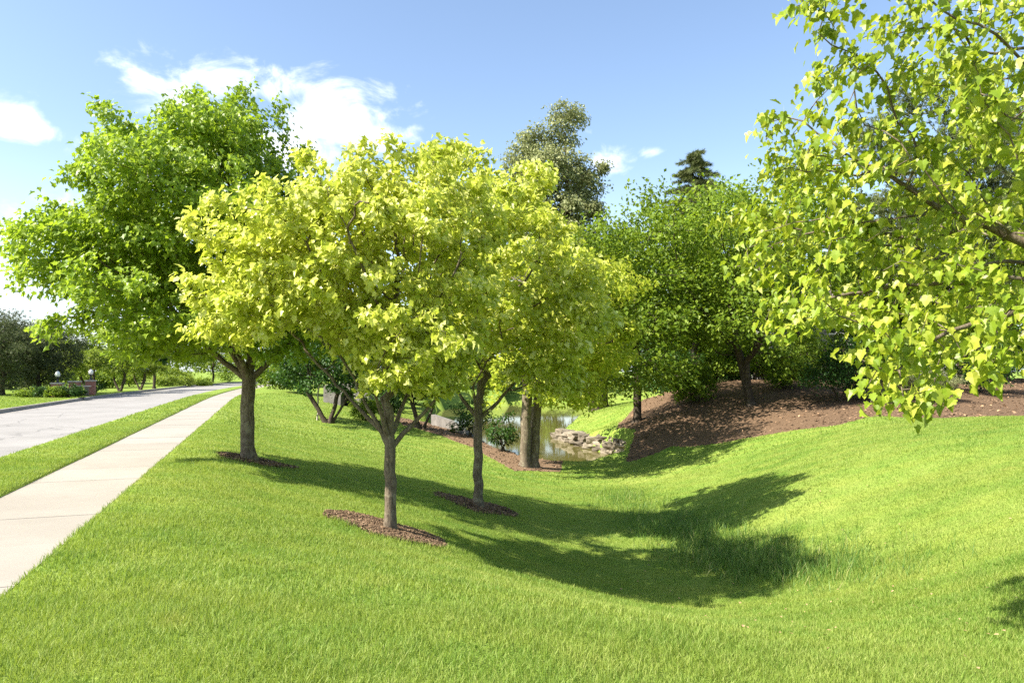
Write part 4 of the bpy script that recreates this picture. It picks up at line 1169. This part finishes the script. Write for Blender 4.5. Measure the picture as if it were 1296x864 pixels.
# retaining wall along the pond
W0, W1 = np.array((-3.2, 31.0)) * K, np.array((-.2, 24.3)) * K; dv = (W1 - W0) / np.linalg.norm(W1 - W0); nv = np.array((dv[1], -dv[0]))
bm = bmesh.new(); L0 = float(np.linalg.norm(W1 - W0)); pv = []
tops = [(0, -2.35), (.3, -2.5), (.7, -3.15), (1, -3.6)]
for f, zt in tops:
    for s_ in (0, .25):
        q = W0 + dv * L0 * f + nv * s_
        pv.append([bm.verts.new((q[0], q[1], WATER - .6)), bm.verts.new((q[0], q[1], EYE + zt))])
for i in range(len(tops) - 1):
    a0, a1, c0, c1 = pv[2 * i], pv[2 * i + 1], pv[2 * i + 2], pv[2 * i + 3]
    bm.faces.new((a0[0], c0[0], c0[1], a0[1])); bm.faces.new((a1[0], a1[1], c1[1], c1[0])); bm.faces.new((a0[1], c0[1], c1[1], a1[1]))
bm.faces.new((pv[0][0], pv[0][1], pv[1][1], pv[1][0])); bm.faces.new((pv[-2][0], pv[-1][0], pv[-1][1], pv[-2][1]))
tag(bm_obj('retaining_wall', bm, M['wall_concrete']), 'dark sloping concrete retaining wall beside the pond', 'wall')

# stone culvert with an arched opening
cb = xy(440, 43.0); cz = H(*cb)
cul = empty('culvert', (cb[0], cb[1], cz), R(-12)); tag(cul, 'grey stone culvert with a dark arched opening behind the multi stemmed tree', 'culvert')
bm = bmesh.new(); arc = [(.42 * math.cos(a), .55 + .42 * math.sin(a)) for a in np.linspace(math.pi, 0, 13)]
prof_in = [(-.42, -.3)] + arc + [(.42, -.3)]
prof_out = [(-1.5, -.3), (-1.5, 1.25), (-1.2, 1.3)] + [(x, 1.35) for x in np.linspace(-.9, .9, 10)] + [(1.2, 1.3), (1.5, -.3)]
prof_out = prof_out[:len(prof_in)] if len(prof_out) >= len(prof_in) else prof_out + [prof_out[-1]] * (len(prof_in) - len(prof_out))
prof_out[-1] = (1.5, -.3)
fr = [[bm.verts.new((x, y_, z)) for x, z in prof_in] for y_ in (0, .5)]; fo = [[bm.verts.new((x, y_, z)) for x, z in prof_out] for y_ in (0, .5)]
for i in range(len(prof_in) - 1):
    for k_, sgn in ((0, 1), (1, -1)): bm.faces.new((fr[k_][i], fr[k_][i + 1], fo[k_][i + 1], fo[k_][i]))
    bm.faces.new((fr[0][i], fr[1][i], fr[1][i + 1], fr[0][i + 1])); bm.faces.new((fo[0][i], fo[0][i + 1], fo[1][i + 1], fo[1][i]))
bm_obj('headwall', bm, M['wall_concrete'], cul)
boxes('painted_shade', [((-.6, .52, -.3), (.6, .56, 1.1))], M['dark_void'], cul)  # near-black sheet: the shade inside the arch is painted, no passage behind it

# ------------------------------------------------------------------ brick pillars with lamps, bench, drain
def pillar(px, Y, w, h, lamp, lab, rz=.3):
    x, y = xy(px, Y); r = empty('brick_pillar', (x, y, H(x, y)), rz); tag(r, lab, 'pillar', 'brick pillars beyond the road')
    boxes('shaft', [((-w / 2, -w / 2, -.1), (w / 2, w / 2, h))], M['red_brick'], r, None, .006)
    boxes('cap', [((-w / 2 - .05, -w / 2 - .05, h + .001), (w / 2 + .05, w / 2 + .05, h + .09))], M['cap_stone'], r, None, .012)
    if lamp:
        l = lathe('lamp', [(.13, 0), (.13, .04), (.06, .07), (.05, .30), (.10, .34), (.11, .38)], M['black_metal'], r, (0, 0, h + .088))
        lathe('globe', [(.08, .375), (.13, .42), (.155, .50), (.155, .56), (.12, .66), (.07, .72), (.03, .75)], M['lamp_glass'], l)
        lathe('finial', [(.05, .74), (.03, .77), (.035, .80), (.008, .84)], M['black_metal'], l, None, 10)
    return r


pillar(73.5, 48, .60, .82, True, 'brick pillar with a white globe lamp, the left lamp of the two')
pillar(95.5, 49.5, .60, .92, False, 'brick pillar without a lamp between the two lamp pillars')
pillar(115.5, 51, .55, .95, True, 'brick pillar with a white globe lamp beside the stone bench')
bx_, by_ = xy(106, 49.2); sb = empty('stone_bench', (bx_, by_, H(bx_, by_)), .3); tag(sb, 'pale stone bench between two of the brick pillars', 'bench')
boxes('seat', [((-.45, -.2, .62), (.45, .2, .70))], M['cap_stone'], sb, None, .012)
boxes('leg', [((-.34, -.16, -.05), (-.22, .16, .619))], M['limestone'], sb, None, .01); boxes('leg', [((.12, -.16, -.05), (.34, .16, .619))], M['limestone'], sb, None, .01)
yd = 46.0; xd = ROAD_L + float(bend(yd))
dr = empty('storm_drain', (xd + .16, yd, -.15), R(16)); tag(dr, 'dark storm drain inlet set in the far kerb', 'drain')
boxes('grate', [((-.02, -.45 + i * .13, .012), (.34, -.38 + i * .13, .03)) for i in range(7)], M['iron'], dr)
boxes('hood', [((-.10, -.5, .0), (-.02, .5, .20))], M['iron'], dr, None, .01)

# ------------------------------------------------------------------ house and fences behind the bank
hx, hy = xy(1085, 54); hz_ = H(hx, hy)
hs = empty('house', (hx, hy, hz_), R(-8)); hs.scale = (1.2, 1.2, 1.2); tag(hs, 'grey sided house half hidden behind the trees of the bank', 'house')
boxes('wall', [((-5, 0, -.3), (6, 7, 5.4))], M['siding'], hs)
boxes('siding_board', [((-5.02, -.03, .3 + i * .3), (6.02, -.002, .54 + i * .3)) for i in range(16)], M['siding'], hs)
bm = bmesh.new()
v = [bm.verts.new(q) for q in ((-5.5, -.6, 5.3), (6.5, -.6, 5.3), (6.5, 7.6, 5.3), (-5.5, 7.6, 5.3), (-5.5, 3.5, 8.0), (6.5, 3.5, 8.0))]
for f in ((0, 1, 5, 4), (2, 3, 4, 5), (0, 4, 3), (1, 2, 5), (3, 2, 1, 0)): bm.faces.new([v[i] for i in f])
bm_obj('roof', bm, M['roof_shingle'], hs)
for wx in (-3.6, -1.2, 1.4, 3.8):
    for wz in (.9, 3.4):
        w_ = boxes('window', [((wx - .55, -.09, wz), (wx + .55, -.04, wz + .1)), ((wx - .55, -.09, wz + 1.3), (wx + .55, -.04, wz + 1.4)), ((wx - .55, -.09, wz + .1), (wx - .46, -.04, wz + 1.3)), ((wx + .46, -.09, wz + .1), (wx + .55, -.04, wz + 1.3)), ((wx - .03, -.085, wz + .1), (wx + .03, -.045, wz + 1.3))], M['white_paint'], hs)
        boxes('pane', [((wx - .46, -.06, wz + .1), (wx + .46, -.035, wz + 1.3))], M['window_glass'], w_)


def fence(name, px0, Y0, px1, Y1, h, bw, gap, mat, lab):
    a = np.array(xy(px0, Y0)); b_ = np.array(xy(px1, Y1)); L_ = float(np.linalg.norm(b_ - a)); rz = math.atan2(b_[1] - a[1], b_[0] - a[0])
    r = empty(name, (a[0], a[1], H(*a)), rz); tag(r, lab, 'fence')
    lst = []; x = 0; rs2 = random.Random(3)
    while x < L_:
        q = a + (b_ - a) * (x / L_); dz = H(*q) - H(*a); lst.append(((x, 0, dz + .05), (x + bw, .02, dz + h + rs2.uniform(-.02, .02)))); x += bw + gap
    boxes('picket_panel', lst, M[mat], r)
    boxes('rail', [((0, .022, .3), (L_, .06, .38)), ((0, .022, h - .3), (L_, .06, h - .22))], M[mat], r)
    x = 0
    while x <= L_:
        q = a + (b_ - a) * (x / L_); dz = H(*q) - H(*a); boxes('post', [((x - .05, .062, dz - .2), (x + .05, .16, dz + h + .05))], M[mat], r); x += 2.4
    return r


fence('wooden_fence', 955, 44, 1140, 42, 2.0, .12, .03, 'fence_wood', 'brown wooden board fence behind the bank trees')
fence('picket_fence', 828, 95, 870, 95, 1.5, .10, .10, 'white_paint', 'pale picket fence glimpsed across the pond under the bank tree')
